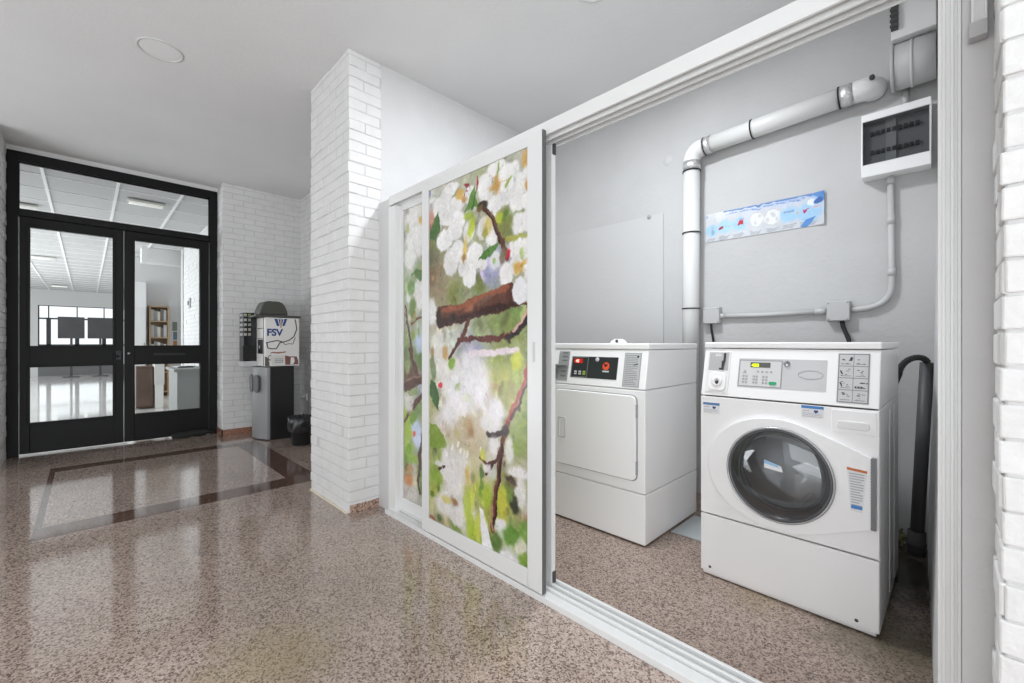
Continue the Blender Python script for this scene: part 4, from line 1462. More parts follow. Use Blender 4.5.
# instruction plate: grey frame with eight picture cells
ins = part(on_slope(KW, Z0W, 0.549, 0.651, 0.908, 1.106, 0.002), 'instruction_plate', mat('plate_grey', (140, 141, 143), 0.5), housing)
cells, ink, dk = MB(), MB(), MB()
for i in range(2):
    for j in range(4):
        xa, za = 0.554 + i * 0.0475, 0.913 + j * 0.0478
        cells.box(xa, xa + 0.045, -0.003, -0.002, za, za + 0.0445)
        rg = random.Random(i * 4 + j)
        for q in range(5):
            x_, z_ = xa + rg.uniform(0.004, 0.03), za + rg.uniform(0.006, 0.034)
            (ink if rg.random() < 0.7 else dk).box(x_, x_ + rg.uniform(0.004, 0.012), -0.0036, -0.003, z_, z_ + rg.uniform(0.0015, 0.004))
        ink.box(xa + 0.006, xa + 0.038, -0.0034, -0.003, za + 0.006, za + 0.008)
dk.prism([(0.586, 1.082), (0.594, 1.075), (0.598, 1.09), (0.590, 1.092)], 'y', -0.0036, -0.003)
dk.prism([(0.556, 1.035), (0.560, 1.038), (0.567, 1.022), (0.563, 1.020)], 'y', -0.0036, -0.003)
dk.prism([(0.556, 0.988), (0.560, 0.990), (0.567, 0.972), (0.563, 0.971)], 'y', -0.0036, -0.003)
for q in range(3):
    dk.box(0.606 + q * 0.009, 0.612 + q * 0.009, -0.0036, -0.003, 0.968, 0.975)
    dk.box(0.625 + q * 0.008, 0.630 + q * 0.008, -0.0036, -0.003, 0.986, 0.990)
part(shear(cells, KW, Z0W), 'picture_cells', mat('cell_grey', (196, 197, 198), 0.5), ins)
part(shear(ink, KW, Z0W), 'pictogram_lettering', M_INK, ins)
part(shear(dk, KW, Z0W), 'pictogram_lettering', M_INKDK, ins)
# door: swept white surround, dark bezel, bowl of glass, hinge
arc = []
for i in range(41):
    a = math.radians(90 + 180 * i / 40)
    arc.append((0.325 + 0.282 * math.cos(a), 0.570 + 0.243 * math.sin(a)))
out = arc + [(0.39, 0.326), (0.45, 0.334), (0.662, 0.424), (0.662, 0.702), (0.60, 0.730), (0.50, 0.770), (0.42, 0.800), (0.37, 0.811)]
mb = MB()
hole_plate(mb, ray_poly(DC, out), DC, 0.206, -0.018, -0.0005, n=120)
door = part(mb, 'door', M_WHITE, washer, bevel=0.010, seg=3)
mb = MB(); mb.lathe([(0.2075, -0.010), (0.2105, -0.024), (0.206, -0.030), (0.201, -0.028), (0.199, -0.008), (0.2075, -0.008)], (DC[0], 0, DC[1]), 'y', 96)
part(mb, 'door_rim', mat('rim_grey', (176, 177, 178), 0.25, metal=0.5), door)
mb = MB(); mb.lathe([(0.201, -0.026), (0.196, -0.030), (0.190, -0.026), (0.180, -0.004), (0.172, 0.030), (0.169, 0.034), (0.176, 0.034), (0.186, 0.0), (0.194, -0.018), (0.201, -0.020)], (DC[0], 0, DC[1]), 'y', 96, close=True)
part(mb, 'door_bezel', mat('bezel_dark', (92, 93, 95), 0.3, metal=0.35), door, 'dark grey ring round the glass')
M_DOORGL = glass_mat('washer_door_glass', (0.84, 0.85, 0.86), 0.10)
mb = MB(); mb.lathe([(0.192, -0.024), (0.178, -0.032), (0.150, -0.040), (0.110, -0.048), (0.060, -0.052), (0.0, -0.053)], (DC[0], 0, DC[1]), 'y', 96)
part(mb, 'door_glass', M_DOORGL, door, 'clear glass bowl of the door')
mb = MB(); mb.lathe([(0.170, 0.03), (0.158, 0.075), (0.125, 0.115), (0.08, 0.135), (0.0, 0.14)], (DC[0], 0, DC[1]), 'y', 64)
part(mb, 'inner_bowl', glass_mat('washer_bowl_glass', (0.80, 0.81, 0.82), 0.04), door)
mb = MB()
mb.lathe([(0.192, 0.021), (0.215, 0.06), (0.245, 0.10), (0.245, 0.46), (0.235, 0.48), (0.0, 0.47)], (DC[0], 0, DC[1]), 'y', 64)
for i in range(3):
    a = math.radians(40 + 120 * i)
    ca, sa = math.cos(a), math.sin(a)
    P = []
    for (r, w) in ((0.244, 0.035), (0.185, 0.012)):
        for y in (0.12, 0.44):
            for s in (-w, w):
                P.append((DC[0] + ca * r - sa * s, y, DC[1] + sa * r + ca * s))
    mb.hexa([P[0], P[1], P[2], P[3], P[4], P[5], P[6], P[7]])
part(mb, 'drum', mat('drum_steel', (176, 177, 178), 0.42, metal=0.35), washer)
mb = MB(); mb.lathe([(0.200, 0.02), (0.200, 0.05), (0.19, 0.075), (0.165, 0.07), (0.168, 0.05), (0.185, 0.03)], (DC[0], 0, DC[1]), 'y', 64, close=True)
part(mb, 'door_gasket', mat('gasket_grey', (112, 113, 115), 0.6), washer)
mb = MB(); mb.hexa([(0.300, -0.0545, 0.600), (0.300, -0.0545, 0.634), (0.300, -0.0535, 0.600), (0.300, -0.0535, 0.634), (0.372, -0.0545, 0.592), (0.366, -0.0545, 0.616), (0.372, -0.0535, 0.592), (0.366, -0.0535, 0.616)])
lb = part(mb, 'glass_label', M_PAPER, door, 'small white and blue label on the glass')
mb = MB(); mb.hexa([(0.3005, -0.0552, 0.620), (0.3005, -0.0552, 0.633), (0.3005, -0.0545, 0.620), (0.3005, -0.0545, 0.633), (0.360, -0.0552, 0.608), (0.352, -0.0552, 0.619), (0.360, -0.0545, 0.608), (0.352, -0.0545, 0.619)])
part(mb, 'label_print', mat('pale_blue_print', (140, 185, 225), 0.6), door)
mb = MB(); mb.box(0.661, 0.676, -0.0205, 0.0, 0.424, 0.702)
for i in range(23):
    mb.box(0.660, 0.677, -0.022, -0.0205, 0.428 + i * 0.012, 0.435 + i * 0.012)
part(mb, 'door_hinge', mat('hinge_grey', (116, 117, 118), 0.4, metal=0.5), door, 'grey knuckled hinge at the right edge')
# warning label, two blue stickers
mb = MB(); mb.hexa([(0.598, -0.0195, 0.484), (0.586, -0.0195, 0.655), (0.598, -0.0185, 0.484), (0.586, -0.0185, 0.655), (0.634, -0.0195, 0.482), (0.650, -0.0195, 0.650), (0.634, -0.0185, 0.482), (0.650, -0.0185, 0.650)])
wl = part(mb, 'warning_label', M_PAPER, door, 'white warning label with an orange band')
mb = MB(); mb.hexa([(0.587, -0.0202, 0.645), (0.586, -0.0202, 0.655), (0.587, -0.0195, 0.645), (0.586, -0.0195, 0.655), (0.649, -0.0202, 0.640), (0.650, -0.0202, 0.650), (0.649, -0.0195, 0.640), (0.650, -0.0195, 0.650)])
part(mb, 'label_band', mat('orange_band', (190, 105, 50), 0.6), door)
mb = MB()
for i in range(13):
    z = 0.632 - i * 0.0102
    s = (0.655 - z) / 0.171
    mb.box(0.592 + 0.012 * s * 0.9, 0.644 - 0.013 * s - (0.008 if i % 4 == 3 else 0), -0.0201, -0.0195, z - 0.0026, z + 0.0018)
part(mb, 'label_print', mat('label_grey', (172, 174, 178), 0.6), door)
mb = MB(); mb.box(0.600, 0.635, -0.0202, -0.0195, 0.494, 0.508)
part(mb, 'label_print', M_BLUE, door)
for (xa, xb, za, zb) in ((0.013, 0.091, 0.803, 0.856), (0.428, 0.507, 0.833, 0.884)):
    mb = MB(); mb.box(xa, xb, -0.001, 0.0, za, zb)
    st = part(mb, 'sticker', M_PAPER, washer, 'small white sticker with a blue heading')
    mb = MB(); mb.box(xa, xb, -0.0016, -0.001, zb - 0.012, zb)
    part(mb, 'sticker_heading', M_BLUE if xa > 0.2 else mat('steel_blue_print', (90, 125, 170), 0.6), st)
    mb = MB(); mb.box(xa + 0.045, xa + 0.060, -0.0016, -0.001, zb - 0.026, zb - 0.018); mb.box(xa + 0.048, xa + 0.056, -0.0016, -0.001, zb - 0.030, zb - 0.026)
    part(mb, 'sticker_mark', M_NAVY, st)
    mb = MB(); text_rows(mb, xa + 0.004, xb - 0.004, za + 0.002, za + 0.022, 3, -0.001, 0.0022, seed=int(xa * 1000)); text_rows(mb, xa + 0.006, xa + 0.03, zb - 0.026, zb - 0.018, 1, -0.001, 0.003, seed=9)
    part(mb, 'sticker_print', mat('pale_ink', (168, 170, 174), 0.7), st)
# detergent drawer
mb = MB(); mb.prism(rrect(0.534, 0.676, 0.786, 0.878, 0.006), 'y', -0.004, 0.002)
dw = part(mb, 'detergent_drawer', M_WHITE, washer, bevel=0.002)
mb = MB(); mb.prism(rrect(0.552, 0.656, 0.803, 0.836, 0.012), 'y', -0.009, -0.003)
part(mb, 'drawer_pull', mat('pull_white', (228, 228, 228), 0.35), dw, bevel=0.003)

# ---- dryer
DW = 0.685
dryer = thing('tumble_dryer', 'white tumble dryer with black control panel and square door, beside the printed panel', 'tumble dryer', (-1.867, 2.22, 0))
KD, Z0D = 0.2, 0.885
mb = MB(); mb.box(0, DW, 0.0, 0.71, 0.297, 0.881)
part(mb, 'cabinet', M_WHITE, dryer, bevel=0.006, seg=3)
mb = MB(); mb.box(0.0, DW, 0.0, 0.71, 0.010, 0.293)
part(mb, 'lower_panel', M_WHITE, dryer, bevel=0.006, seg=3)
for x in (0.05, DW - 0.05):
    for y in (0.06, 0.64):
        mb = MB(); mb.lathe([(0.0, 0.0), (0.022, 0.0), (0.022, 0.006), (0.010, 0.008), (0.010, 0.011), (0.0, 0.011)], (x, y, 0), 'z', 16)
        part(mb, 'foot', M_RUBBER, dryer)
mb = MB(); mb.prism([(0.0, 0.884), (0.71, 0.884), (0.71, 1.1085), (KD * 0.2235, 1.1085)], 'x', 0, DW)
dh = part(mb, 'control_housing', M_WHITE, dryer, bevel=0.005)
mb = MB(); mb.box(-0.003, DW + 0.003, 0.040, 0.715, 1.111, 1.147)
part(mb, 'top_lid', M_WHITE, dryer, bevel=0.007, seg=3)
bp = part(on_slope(KD, Z0D, 0.155, 0.496, 0.930, 1.063, 0.002), 'control_panel', mat('panel_black', (42, 47, 47), 0.35), dh, 'black control panel')
th_d = PI / 2 - math.atan(KD)
mb = MB()
for a, b_, c, d in ((0.160, 0.283, 0.934, 0.936), (0.160, 0.283, 1.057, 1.059), (0.160, 0.162, 0.936, 1.057), (0.281, 0.283, 0.936, 1.057)):
    mb.box(a, b_, -0.003, -0.002, c, d)
part(shear(mb, KD, Z0D), 'panel_outline', mat('outline_grey', (150, 152, 152), 0.5), dh)
part(on_slope(KD, Z0D, 0.176, 0.240, 1.021, 1.049, 0.003), 'display', mat('display_red', (150, 20, 16), 0.4, emit=(235, 30, 20), estr=0.35), dh, 'lit red display')
lettering('45', 0.026, mat('red_digits', (255, 190, 170), 0.4, emit=(255, 170, 150), estr=1.1), dh, (0.188, KD * (1.026 - Z0D) - 0.0038, 1.026), (th_d, 0, 0), 'display_digits', bold=0.001)
for i, x in enumerate((0.184, 0.218, 0.251)):
    b = MB(); b.box(x, x + 0.019, -0.004, -0.002, 0.949, 0.973)
    part(shear(b, KD, Z0D), 'button', mat('button_green', (150, 180, 70), 0.5) if i == 2 else mat('button_grey', (186, 188, 188), 0.5), dh, 'yellow-green button' if i == 2 else None)
    b = MB(); b.box(x + 0.003, x + 0.016, -0.0046, -0.004, 0.959, 0.963)
    part(shear(b, KD, Z0D), 'button_print', M_INKDK, dh)
b = MB(); b.lathe([(0.0, -0.008), (0.012, -0.007), (0.014, -0.002)], (0.349, 0, 1.047), 'y', 20)
part(shear(b, KD, Z0D), 'indicator_lens', mat('lens_grey', (190, 192, 192), 0.3), dh)
b = MB()
prof = [(0.416 + r * math.cos(a), 1.008 + r * math.sin(a)) for r in (0.024,) for a in [2 * PI * i / 32 for i in range(32)]]
b.prism(prof, 'y', -0.0030, -0.002)
part(shear(b, KD, Z0D), 'round_mark', mat('mark_orange', (226, 84, 48), 0.5), dh, 'round orange mark')
b = MB(); b.prism([(0.400, 1.030), (0.404, 1.010), (0.414, 1.002), (0.424, 1.008), (0.430, 1.026), (0.420, 1.018), (0.411, 1.020)], 'y', -0.0036, -0.003)
part(shear(b, KD, Z0D), 'mark_emblem', mat('mark_dark', (70, 30, 26), 0.5), dh)
b = MB(); b.box(0.394, 0.440, -0.0030, -0.002, 0.972, 0.981)
part(shear(b, KD, Z0D), 'mark_caption', mat('caption_pale', (190, 205, 205), 0.5), dh)
# coin slide
cp = part(on_slope(KD, Z0D, 0.045, 0.132, 0.905, 1.094, 0.003), 'coin_plate', mat('coin_plate_grey', (166, 168, 168), 0.45, metal=0.3, bump=0.4, bscale=30), dh)
b = MB(); b.box(0.022, 0.128, -0.022, -0.003, 0.996, 1.008); b.box(0.010, 0.05, -0.032, -0.003, 0.915, 0.99)
part(shear(b, KD, Z0D), 'coin_slide', M_STEEL, dh, bevel=0.002)
b = MB()
for z in (0.93, 0.96, 1.03, 1.055, 1.08):
    b.box(0.075, 0.118, -0.0045, -0.003, z, z + 0.009)
part(shear(b, KD, Z0D), 'coin_print', M_INK, dh)
# instruction plate
ip = part(on_slope(KD, Z0D, 0.538, 0.645, 0.896, 1.092, 0.0022), 'instruction_plate', mat('plate_grey2', (158, 160, 162), 0.5), dh)
b = MB(); b.box(0.543, 0.640, -0.0028, -0.0022, 0.901, 1.087)
part(shear(b, KD, Z0D), 'plate_face', mat('plate_face_grey', (186, 187, 188), 0.5), ip)
b = MB(); text_rows(b, 0.548, 0.634, 0.905, 1.082, 17, -0.0028, 0.0035, seed=21)
part(shear(b, KD, Z0D), 'plate_print', M_INK, ip)
b = MB(); b.prism([(0.618, 1.066), (0.626, 1.062), (0.632, 1.070), (0.630, 1.078), (0.620, 1.076)], 'y', -0.0034, -0.0028); b.prism([(0.600, 1.018), (0.630, 1.026), (0.628, 1.031), (0.604, 1.026)], 'y', -0.0034, -0.0028)
part(shear(b, KD, Z0D), 'plate_pictogram', M_INKDK, ip)
# square door
mb = MB(); mb.prism(rrect(0.036, 0.640, 0.360, 0.853, 0.035), 'y', -0.006, 0.004)
part(mb, 'door_seal', mat('seam_grey', (150, 150, 150), 0.6), dryer)
mb = MB(); mb.prism(rrect(0.041, 0.635, 0.365, 0.848, 0.032), 'y', -0.018, 0.0)
dd = part(mb, 'door', M_WHITE, dryer, bevel=0.005, seg=3)
mb = MB()
o_, i_ = rrect(0.078, 0.138, 0.535, 0.670, 0.012), rrect(0.086, 0.130, 0.543, 0.662, 0.008)
n = len(o_)
vs_ = [(p[0], -0.0225, p[1]) for p in o_] + [(p[0], -0.0225, p[1]) for p in i_] + [(p[0], -0.0175, p[1]) for p in o_] + [(p[0], -0.0175, p[1]) for p in i_]
fs = []
for i in range(n):
    j = (i + 1) % n
    fs += [(i, j, n + j, n + i), (i, 2 * n + i, 2 * n + j, j), (n + i, n + j, 3 * n + j, 3 * n + i)]
mb.add(vs_, fs)
part(mb, 'handle', mat('handle_grey', (205, 205, 205), 0.4), dd)
mb = MB(); mb.prism(rrect(0.1, 0.128, 0.548, 0.657, 0.006), 'y', -0.021, -0.017)
part(mb, 'handle_grip', M_WHITEPL, dd)
for za in (0.725, 0.403):
    mb = MB(); mb.box(0.6345, 0.642, -0.015, 0.0, za, za + 0.075)
    part(mb, 'hinge', M_GREYPL2, dd)
mb = MB(); mb.prism([(0.14 - 0.06, 1.147), (0.14 + 0.06, 1.147), (0.14 + 0.045, 1.168), (0.14 + 0.02, 1.178), (0.14 - 0.02, 1.178), (0.14 - 0.045, 1.166)], 'y', 0.40, 0.44)
mb.v = [(x + 0.12, y, z) for x, y, z in mb.v]
lt = part(mb, 'top_tab', M_WHITEPL, dryer, bevel=0.004)
mb = MB(); mb.lathe([(0.0, -0.003), (0.010, -0.002), (0.010, 0.003)], (0.26, 0.398, 1.162), 'y', 14)
part(mb, 'tab_hole', M_INKDK, lt)
# cover plate on the floor between the machines
mb = MB(); mb.box(-1.17, -0.98, 2.52, 2.86, 0.001, 0.008)
tag(mb.build('floor_plate', mat('plate_pale_grey', (176, 182, 184), 0.5), bevel=0.002), 'pale grey flat cover plate on the floor between dryer and washing machine', 'floor plate')
# ================================================================ BACK WALL FITTINGS
BW = 3.33
t = thing('exhaust_pipe', 'white exhaust pipe rising behind the dryer and running along the back wall', 'pipe', (-1.345, 3.255, 0.6))


def bend(p0, p1, p2, r, n=10):
    p0, p1, p2 = Vector(p0), Vector(p1), Vector(p2)
    a, b_ = p1 + (p0 - p1).normalized() * r, p1 + (p2 - p1).normalized() * r
    return [((1 - s) ** 2) * a + 2 * s * (1 - s) * p1 + s * s * b_ for s in [i / n for i in range(n + 1)]]


LO = Vector((-1.345, 3.255, 0.6))
R_ = 0.059
A0, A1, A2, A3 = Vector((-1.355, 3.242, 0.6)), Vector((-1.345, 3.242, 2.598)), Vector((-0.305, 3.242, 2.640)), Vector((-0.293, 3.311, 2.645))
V1 = A1 + (A0 - A1).normalized() * 0.12
V2 = A1 + (A2 - A1).normalized() * 0.10
H2 = A2 + (A1 - A2).normalized() * 0.085
sub = lambda L_: [Vector(p) - LO for p in L_]
mb = MB(); mb.tube(sub([A0, V1]), R_, 28)
part(mb, 'vertical_run', M_PIPE, t)
mb = MB(); mb.tube(sub([V2, H2]), R_, 28)
part(mb, 'horizontal_run', M_PIPE, t)
mb = MB(); mb.tube(sub([V1] + bend(V1, A1, V2, 0.095) + [V2]), R_ + 0.003, 28)
part(mb, 'elbow', M_PIPE, t)
mb = MB(); mb.tube(sub([H2] + bend(H2, A2, A3, 0.06) + [A3]), [R_ + 0.003] * 3 + [R_ + 0.005] * 9 + [R_ + 0.002], 28)
el = part(mb, 'elbow', M_PIPE, t)
mb = MB(); c = A2 + Vector((0.012, -0.058, 0.028)) - LO
mb.lathe([(0.0, -0.006), (0.013, -0.005), (0.013, 0.014)], c, 'y', 14)
part(mb, 'elbow_hole', M_INKDK, el)
for a, b_ in ((V1 + (A0 - A1).normalized() * -0.035, V1 + (A0 - A1).normalized() * 0.03), (V2 + (A2 - A1).normalized() * -0.01, V2 + (A2 - A1).normalized() * 0.045), (H2 + (A1 - A2).normalized() * 0.055, H2 + (A1 - A2).normalized() * -0.008)):
    mb = MB(); mb.tube(sub([a, b_]), R_ + 0.0045, 28)
    part(mb, 'foil_band', M_FOIL, t, 'crinkled silver foil tape')
dv, dh_ = (A0 - A1).normalized(), (A2 - A1).normalized()
for p, d in ((V1 + dv * 0.036, dv), (A1 + dv * 0.62, dv), (A1 + dv * 1.19, dv), (V2 + dh_ * 0.0, dh_), (A1 + dh_ * 0.415, dh_), (H2 - dh_ * 0.06, dh_)):
    mb = MB(); mb.tube(sub([p - d * 0.0038, p + d * 0.0038]), R_ + 0.006, 28)
    part(mb, 'strap', M_RUBBER, t, 'black strap')

# fuse box
t = thing('fuse_box', 'white fuse box with smoked window on the back wall, upper right', 'fuse box', (-0.345, BW, 2.115))
fw_, fh_ = 0.293, 0.365
mb = MB(); mb.box(0, fw_, -0.105, 0, 0, 0.072); mb.box(0, fw_, -0.105, 0, fh_ - 0.045, fh_); mb.box(0, 0.008, -0.105, 0, 0.072, fh_ - 0.045); mb.box(fw_ - 0.008, fw_, -0.105, 0, 0.072, fh_ - 0.045); mb.box(0.008, fw_ - 0.008, -0.02, 0, 0.072, fh_ - 0.045)
part(mb, 'housing', M_WHITEPL, t, bevel=0.003)
mb = MB(); mb.box(0.009, 0.104, -0.06, -0.021, 0.074, fh_ - 0.047); mb.box(0.151, fw_ - 0.009, -0.055, -0.021, 0.074, fh_ - 0.047)
part(mb, 'breaker_rail', mat('rail_grey', (200, 200, 202), 0.6), t)
mb = MB(); mb.box(0.105, 0.150, -0.066, -0.02, 0.074, fh_ - 0.047)
part(mb, 'cover_strip', mat('strip_grey', (236, 236, 236), 0.5), t)
for i in range(9):
    for z in (0.135, 0.245):
        mb = MB(); mb.box(0.038 + i * 0.024, 0.054 + i * 0.024, -0.072, -0.050, z, z + 0.022)
        part(mb, 'breaker_switch', mat('switch_grey', (118, 118, 120), 0.6), t)
mb = MB(); mb.box(0.006, fw_ - 0.006, -0.107, -0.102, 0.070, fh_ - 0.043)
part(mb, 'smoked_window', glass_mat('smoked_glass', (0.62, 0.625, 0.63), 0.0, 0.05), t, 'dark see-through smoked window')

# conduit and junction boxes
cy = BW - 0.022
t = thing('conduit_pipe', 'grey conduit dropping from the fuse box and bending left along the wall', 'conduit', (-0.222, cy, 2.115))
P0, P1, P2 = Vector((-0.222, cy, 2.113)), Vector((-0.215, cy, 1.365)), Vector((-0.40, cy, 1.352))
lo = Vector((-0.222, cy, 2.115))
path = [P0] + bend(P0, P1, P2, 0.135, 14) + [P2]
mb = MB(); mb.tube([p - lo for p in path], 0.0155, 16)
part(mb, 'tube', M_CONDUIT, t)
for z in (2.09, 1.86, 1.56):
    mb = MB(); mb.tube([Vector((-0.222 + (2.113 - z) * 0.0094, cy, z + 0.022)) - lo, Vector((-0.222 + (2.113 - z) * 0.0094, cy, z - 0.022)) - lo], 0.0185, 16)
    part(mb, 'coupling', M_CONDUIT, t)
mb = MB(); mb.tube([(0, 0, 0), (0.003, 0, 0.12)], 0.0155, 16)
tag(mb.build('conduit_stub', M_CONDUIT, loc=(-0.16, cy, 2.479)), 'short grey conduit stub between the fuse box and the big duct', 'conduit')
mb = MB(); mb.tube([(0, 0, 0), (0.28, 0, -0.006), (0.652, 0, 0.002)], 0.0155, 16); mb.tube([(0.002, 0, 0), (0.05, 0, -0.001)], 0.019, 16); mb.tube([(0.592, 0, 0.0005), (0.652, 0, 0.002)], 0.019, 16)
tag(mb.build('conduit_pipe', M_CONDUIT, loc=(-1.178, cy, 1.348)), 'horizontal grey conduit between the two junction boxes', 'conduit')
for x, w, h, z, lab in ((-1.278, 0.120, 0.122, 1.292, 'square grey junction box touching the white exhaust pipe'), (-0.522, 0.118, 0.124, 1.285, 'square grey junction box above the washing machine, at the conduit bend')):
    t = thing('junction_box', lab, 'junction box', (x, BW, z), group='junction boxes')
    mb = MB(); mb.box(0, w, -0.045, 0, 0, h)
    part(mb, 'box', M_CONDUIT, t, bevel=0.005)
    mb = MB(); mb.box(0.002, w - 0.002, -0.056, -0.046, 0.002, h - 0.002)
    part(mb, 'lid', mat('box_lid_grey', (186, 186, 186), 0.5), t, bevel=0.004)
    for sx, sz in ((0.012, 0.012), (w - 0.012, 0.012), (0.012, h - 0.012), (w - 0.012, h - 0.012)):
        mb = MB(); mb.lathe([(0, -0.0585), (0.005, -0.058), (0.005, -0.055)], (sx, 0, sz), 'y', 10)
        part(mb, 'screw', M_GREYPL2, t)
mb = MB(); mb.tube([(-1.225, BW - 0.03, 1.291), (-1.222, BW - 0.03, 1.25), (-1.205, BW - 0.035, 1.15), (-1.19, BW - 0.04, 0.9), (-1.19, BW - 0.04, 0.6)], 0.008, 10)
tag(mb.build('power_cable', M_RUBBER), 'thin black cable hanging from the junction box beside the exhaust pipe', 'cable')
mb = MB(); mb.tube([(-0.445, BW - 0.03, 1.284), (-0.440, BW - 0.032, 1.25), (-0.41, BW - 0.05, 1.17), (-0.385, BW - 0.09, 1.05), (-0.38, BW - 0.10, 0.7)], 0.012, 10)
tag(mb.build('power_cable', M_RUBBER), 'thick black cable dropping from the junction box above the washing machine', 'cable')

# instruction poster, printed strip glued to the wall
PW, PH = 0.735, 0.212
pb = [(x, z, (198, 201, 206)) for x in (0.05, 0.2, 0.35, 0.5, 0.65) for z in (0.02, 0.08, 0.13)] + [(0.1, 0.2, (214, 216, 220)), (0.3, 0.19, (200, 208, 222)), (0.5, 0.195, (188, 200, 224)), (0.7, 0.2, (150, 178, 215))]
ps = [('l', [(0.13, 0.206), (0.45, 0.207), (0.66, 0.208)], 0.010, 0.022, (96, 132, 184), 0.5), ('l', [(0.30, 0.185), (0.62, 0.187)], 0.012, 0.016, (150, 172, 210), 0.8), ('l', [(0.14, 0.184), (0.30, 0.186)], 0.010, 0.010, (170, 186, 208), 0.8)]
for k in range(26):
    x = 0.15 + k * 0.019
    ps.append(('e', x, 0.186, 0.0055, 0.005, 0, (112, 138, 186) if k % 4 else (200, 206, 220), 0.8))
for x, z, r, c in ((0.045, 0.085, 0.046, (160, 200, 228)), (0.135, 0.095, 0.050, (168, 204, 228)), (0.235, 0.100, 0.050, (160, 200, 228)), (0.345, 0.108, 0.046, (222, 224, 226)), (0.445, 0.105, 0.050, (222, 224, 226)), (0.545, 0.100, 0.055, (158, 198, 228)), (0.655, 0.095, 0.068, (158, 196, 226))):
    ps.append(('e', x, z, r, r * 0.95, 0, c, 0.25))
    for q in range(3):
        ps.append(('l', [(x - r * 0.75, 0.028 - q * 0.009), (x + r * (0.6 - 0.15 * q), 0.028 - q * 0.009)], 0.0055, 0.0055, (158, 162, 168), 0.6))
for x in (0.335, 0.365, 0.44, 0.47, 0.415, 0.45):
    ps.append(('e', x, 0.105 + 0.02 * math.sin(x * 90), 0.012, 0.014, 0, (196, 198, 202), 0.8))
ps += [('e', 0.045, 0.09, 0.012, 0.026, 15, (168, 180, 192), 0.6), ('e', 0.050, 0.07, 0.014, 0.018, 0, (140, 160, 180), 0.7), ('g', [(0.098, 0.098), (0.122, 0.104), (0.120, 0.083), (0.097, 0.080)], (150, 50, 70), 0.003), ('l', [(0.130, 0.098), (0.165, 0.093)], 0.006, 0.006, (160, 176, 190), 0.6),
       ('g', [(0.228, 0.118), (0.268, 0.128), (0.268, 0.092), (0.228, 0.082)], (190, 40, 60), 0.003), ('l', [(0.235, 0.128), (0.265, 0.134)], 0.008, 0.008, (170, 140, 190), 0.6), ('l', [(0.52, 0.118), (0.57, 0.122)], 0.012, 0.012, (130, 150, 190), 0.7), ('e', 0.585, 0.105, 0.008, 0.008, 0, (220, 170, 120), 0.6),
       ('g', [(0.618, 0.118), (0.630, 0.106), (0.644, 0.122), (0.640, 0.098), (0.626, 0.092)], (170, 40, 80), 0.003), ('l', [(0.67, 0.118), (0.715, 0.124)], 0.009, 0.005, (225, 150, 140), 0.6),
       ('g', [(0.66, 0.212), (0.735, 0.212), (0.735, 0.150), (0.71, 0.165)], (78, 128, 190), 0.012), ('e', 0.667, 0.158, 0.022, 0.022, 0, (218, 224, 232), 0.4), ('e', 0.705, 0.160, 0.020, 0.018, 0, (52, 92, 160), 0.4), ('g', [(0.600, 0.003), (0.640, 0.050), (0.690, 0.060), (0.660, 0.022), (0.645, 0.003)], (84, 134, 196), 0.006), ('e', 0.008, 0.192, 0.010, 0.012, 0, (150, 160, 205), 0.6)]
img = paint(PW, PH, 230, 66, pb, ps, 11, grain=0.5)
o = print_mesh('instruction_poster', PW, PH, img, attr_mat('poster_print', 0.35, 0.4), None, 0.0015, warp=lambda x, z: -0.002 * np.sin(x * 18) * (z / PH) - 0.012 * np.clip((x - 0.66) / 0.075, 0, 1) ** 2)
o.location = (-1.272, BW - 0.004, 1.905)
tag(o, 'long blue and white instruction poster with small round pictures on the back wall', 'poster')

# flush board on the wall behind the dryer
t = thing('access_panel', 'large flush white board screwed to the wall behind the dryer', 'panel', (-2.76, BW - 0.002, 0.9))
mb = MB(); mb.box(0, 1.152, -0.008, 0, 0, 1.305)
part(mb, 'board', mat('board_white', (195, 195, 195), 0.85, bump=0.15, bscale=35), t, bevel=0.003)
mb = MB(); mb.lathe([(0, -0.016), (0.016, -0.0155), (0.018, -0.012)], (1.03, 0, 1.296), 'y', 14)
part(mb, 'screw', M_GREYPL2, t)
mb = MB(); mb.lathe([(0, -0.006), (0.035, -0.004), (0.04, 0)], (-1.575, BW, 2.62), 'y', 24)
tag(mb.build('wall_plug', mat('plug_white', (194, 194, 194), 0.85)), 'small round white patch on the back wall left of the exhaust pipe elbow', 'wall plug')

# big duct and box casing in the top right corner
t = thing('ventilation_duct', 'fat grey ventilation duct under the ceiling casing in the right closet corner', 'duct', (-0.20, 3.205, 2.68))
mb = MB(); mb.tube([(0, 0, 0), (0.10, 0, 0.0), (0.168, 0, 0.0)], 0.118, 40)
part(mb, 'tube', M_DUCT, t)
mb = MB(); mb.tube([(0.068, 0, 0), (0.080, 0, 0)], 0.122, 40)
part(mb, 'joint_ring', mat('duct_ring_grey', (190, 190, 190), 0.5), t)
mb = MB(); mb.tube([(-0.012, 0, 0), (0.004, 0, 0)], 0.1215, 40)
part(mb, 'end_collar', M_DUCT, t)
mb = MB(); mb.box(-0.205, -0.03, 3.09, BW, 2.785, ZC)
structure(mb, 'trim_6', mat('casing_white', (214, 214, 214), 0.8), bevel=0.004)
mb = MB(); mb.box(-0.030, 0.0, -0.008, 0.012, 0.0, 0.30)
for i in range(10):
    mb.box(-0.034, 0.002, -0.012, -0.008, 0.01 + i * 0.029, 0.026 + i * 0.029)
tag(mb.build('vent_strip', mat('strip_dark', (64, 64, 64), 0.7), loc=(-0.175, 3.078, 2.83)), 'dark slotted strip on the corner casing above the grey duct', 'vent strip')

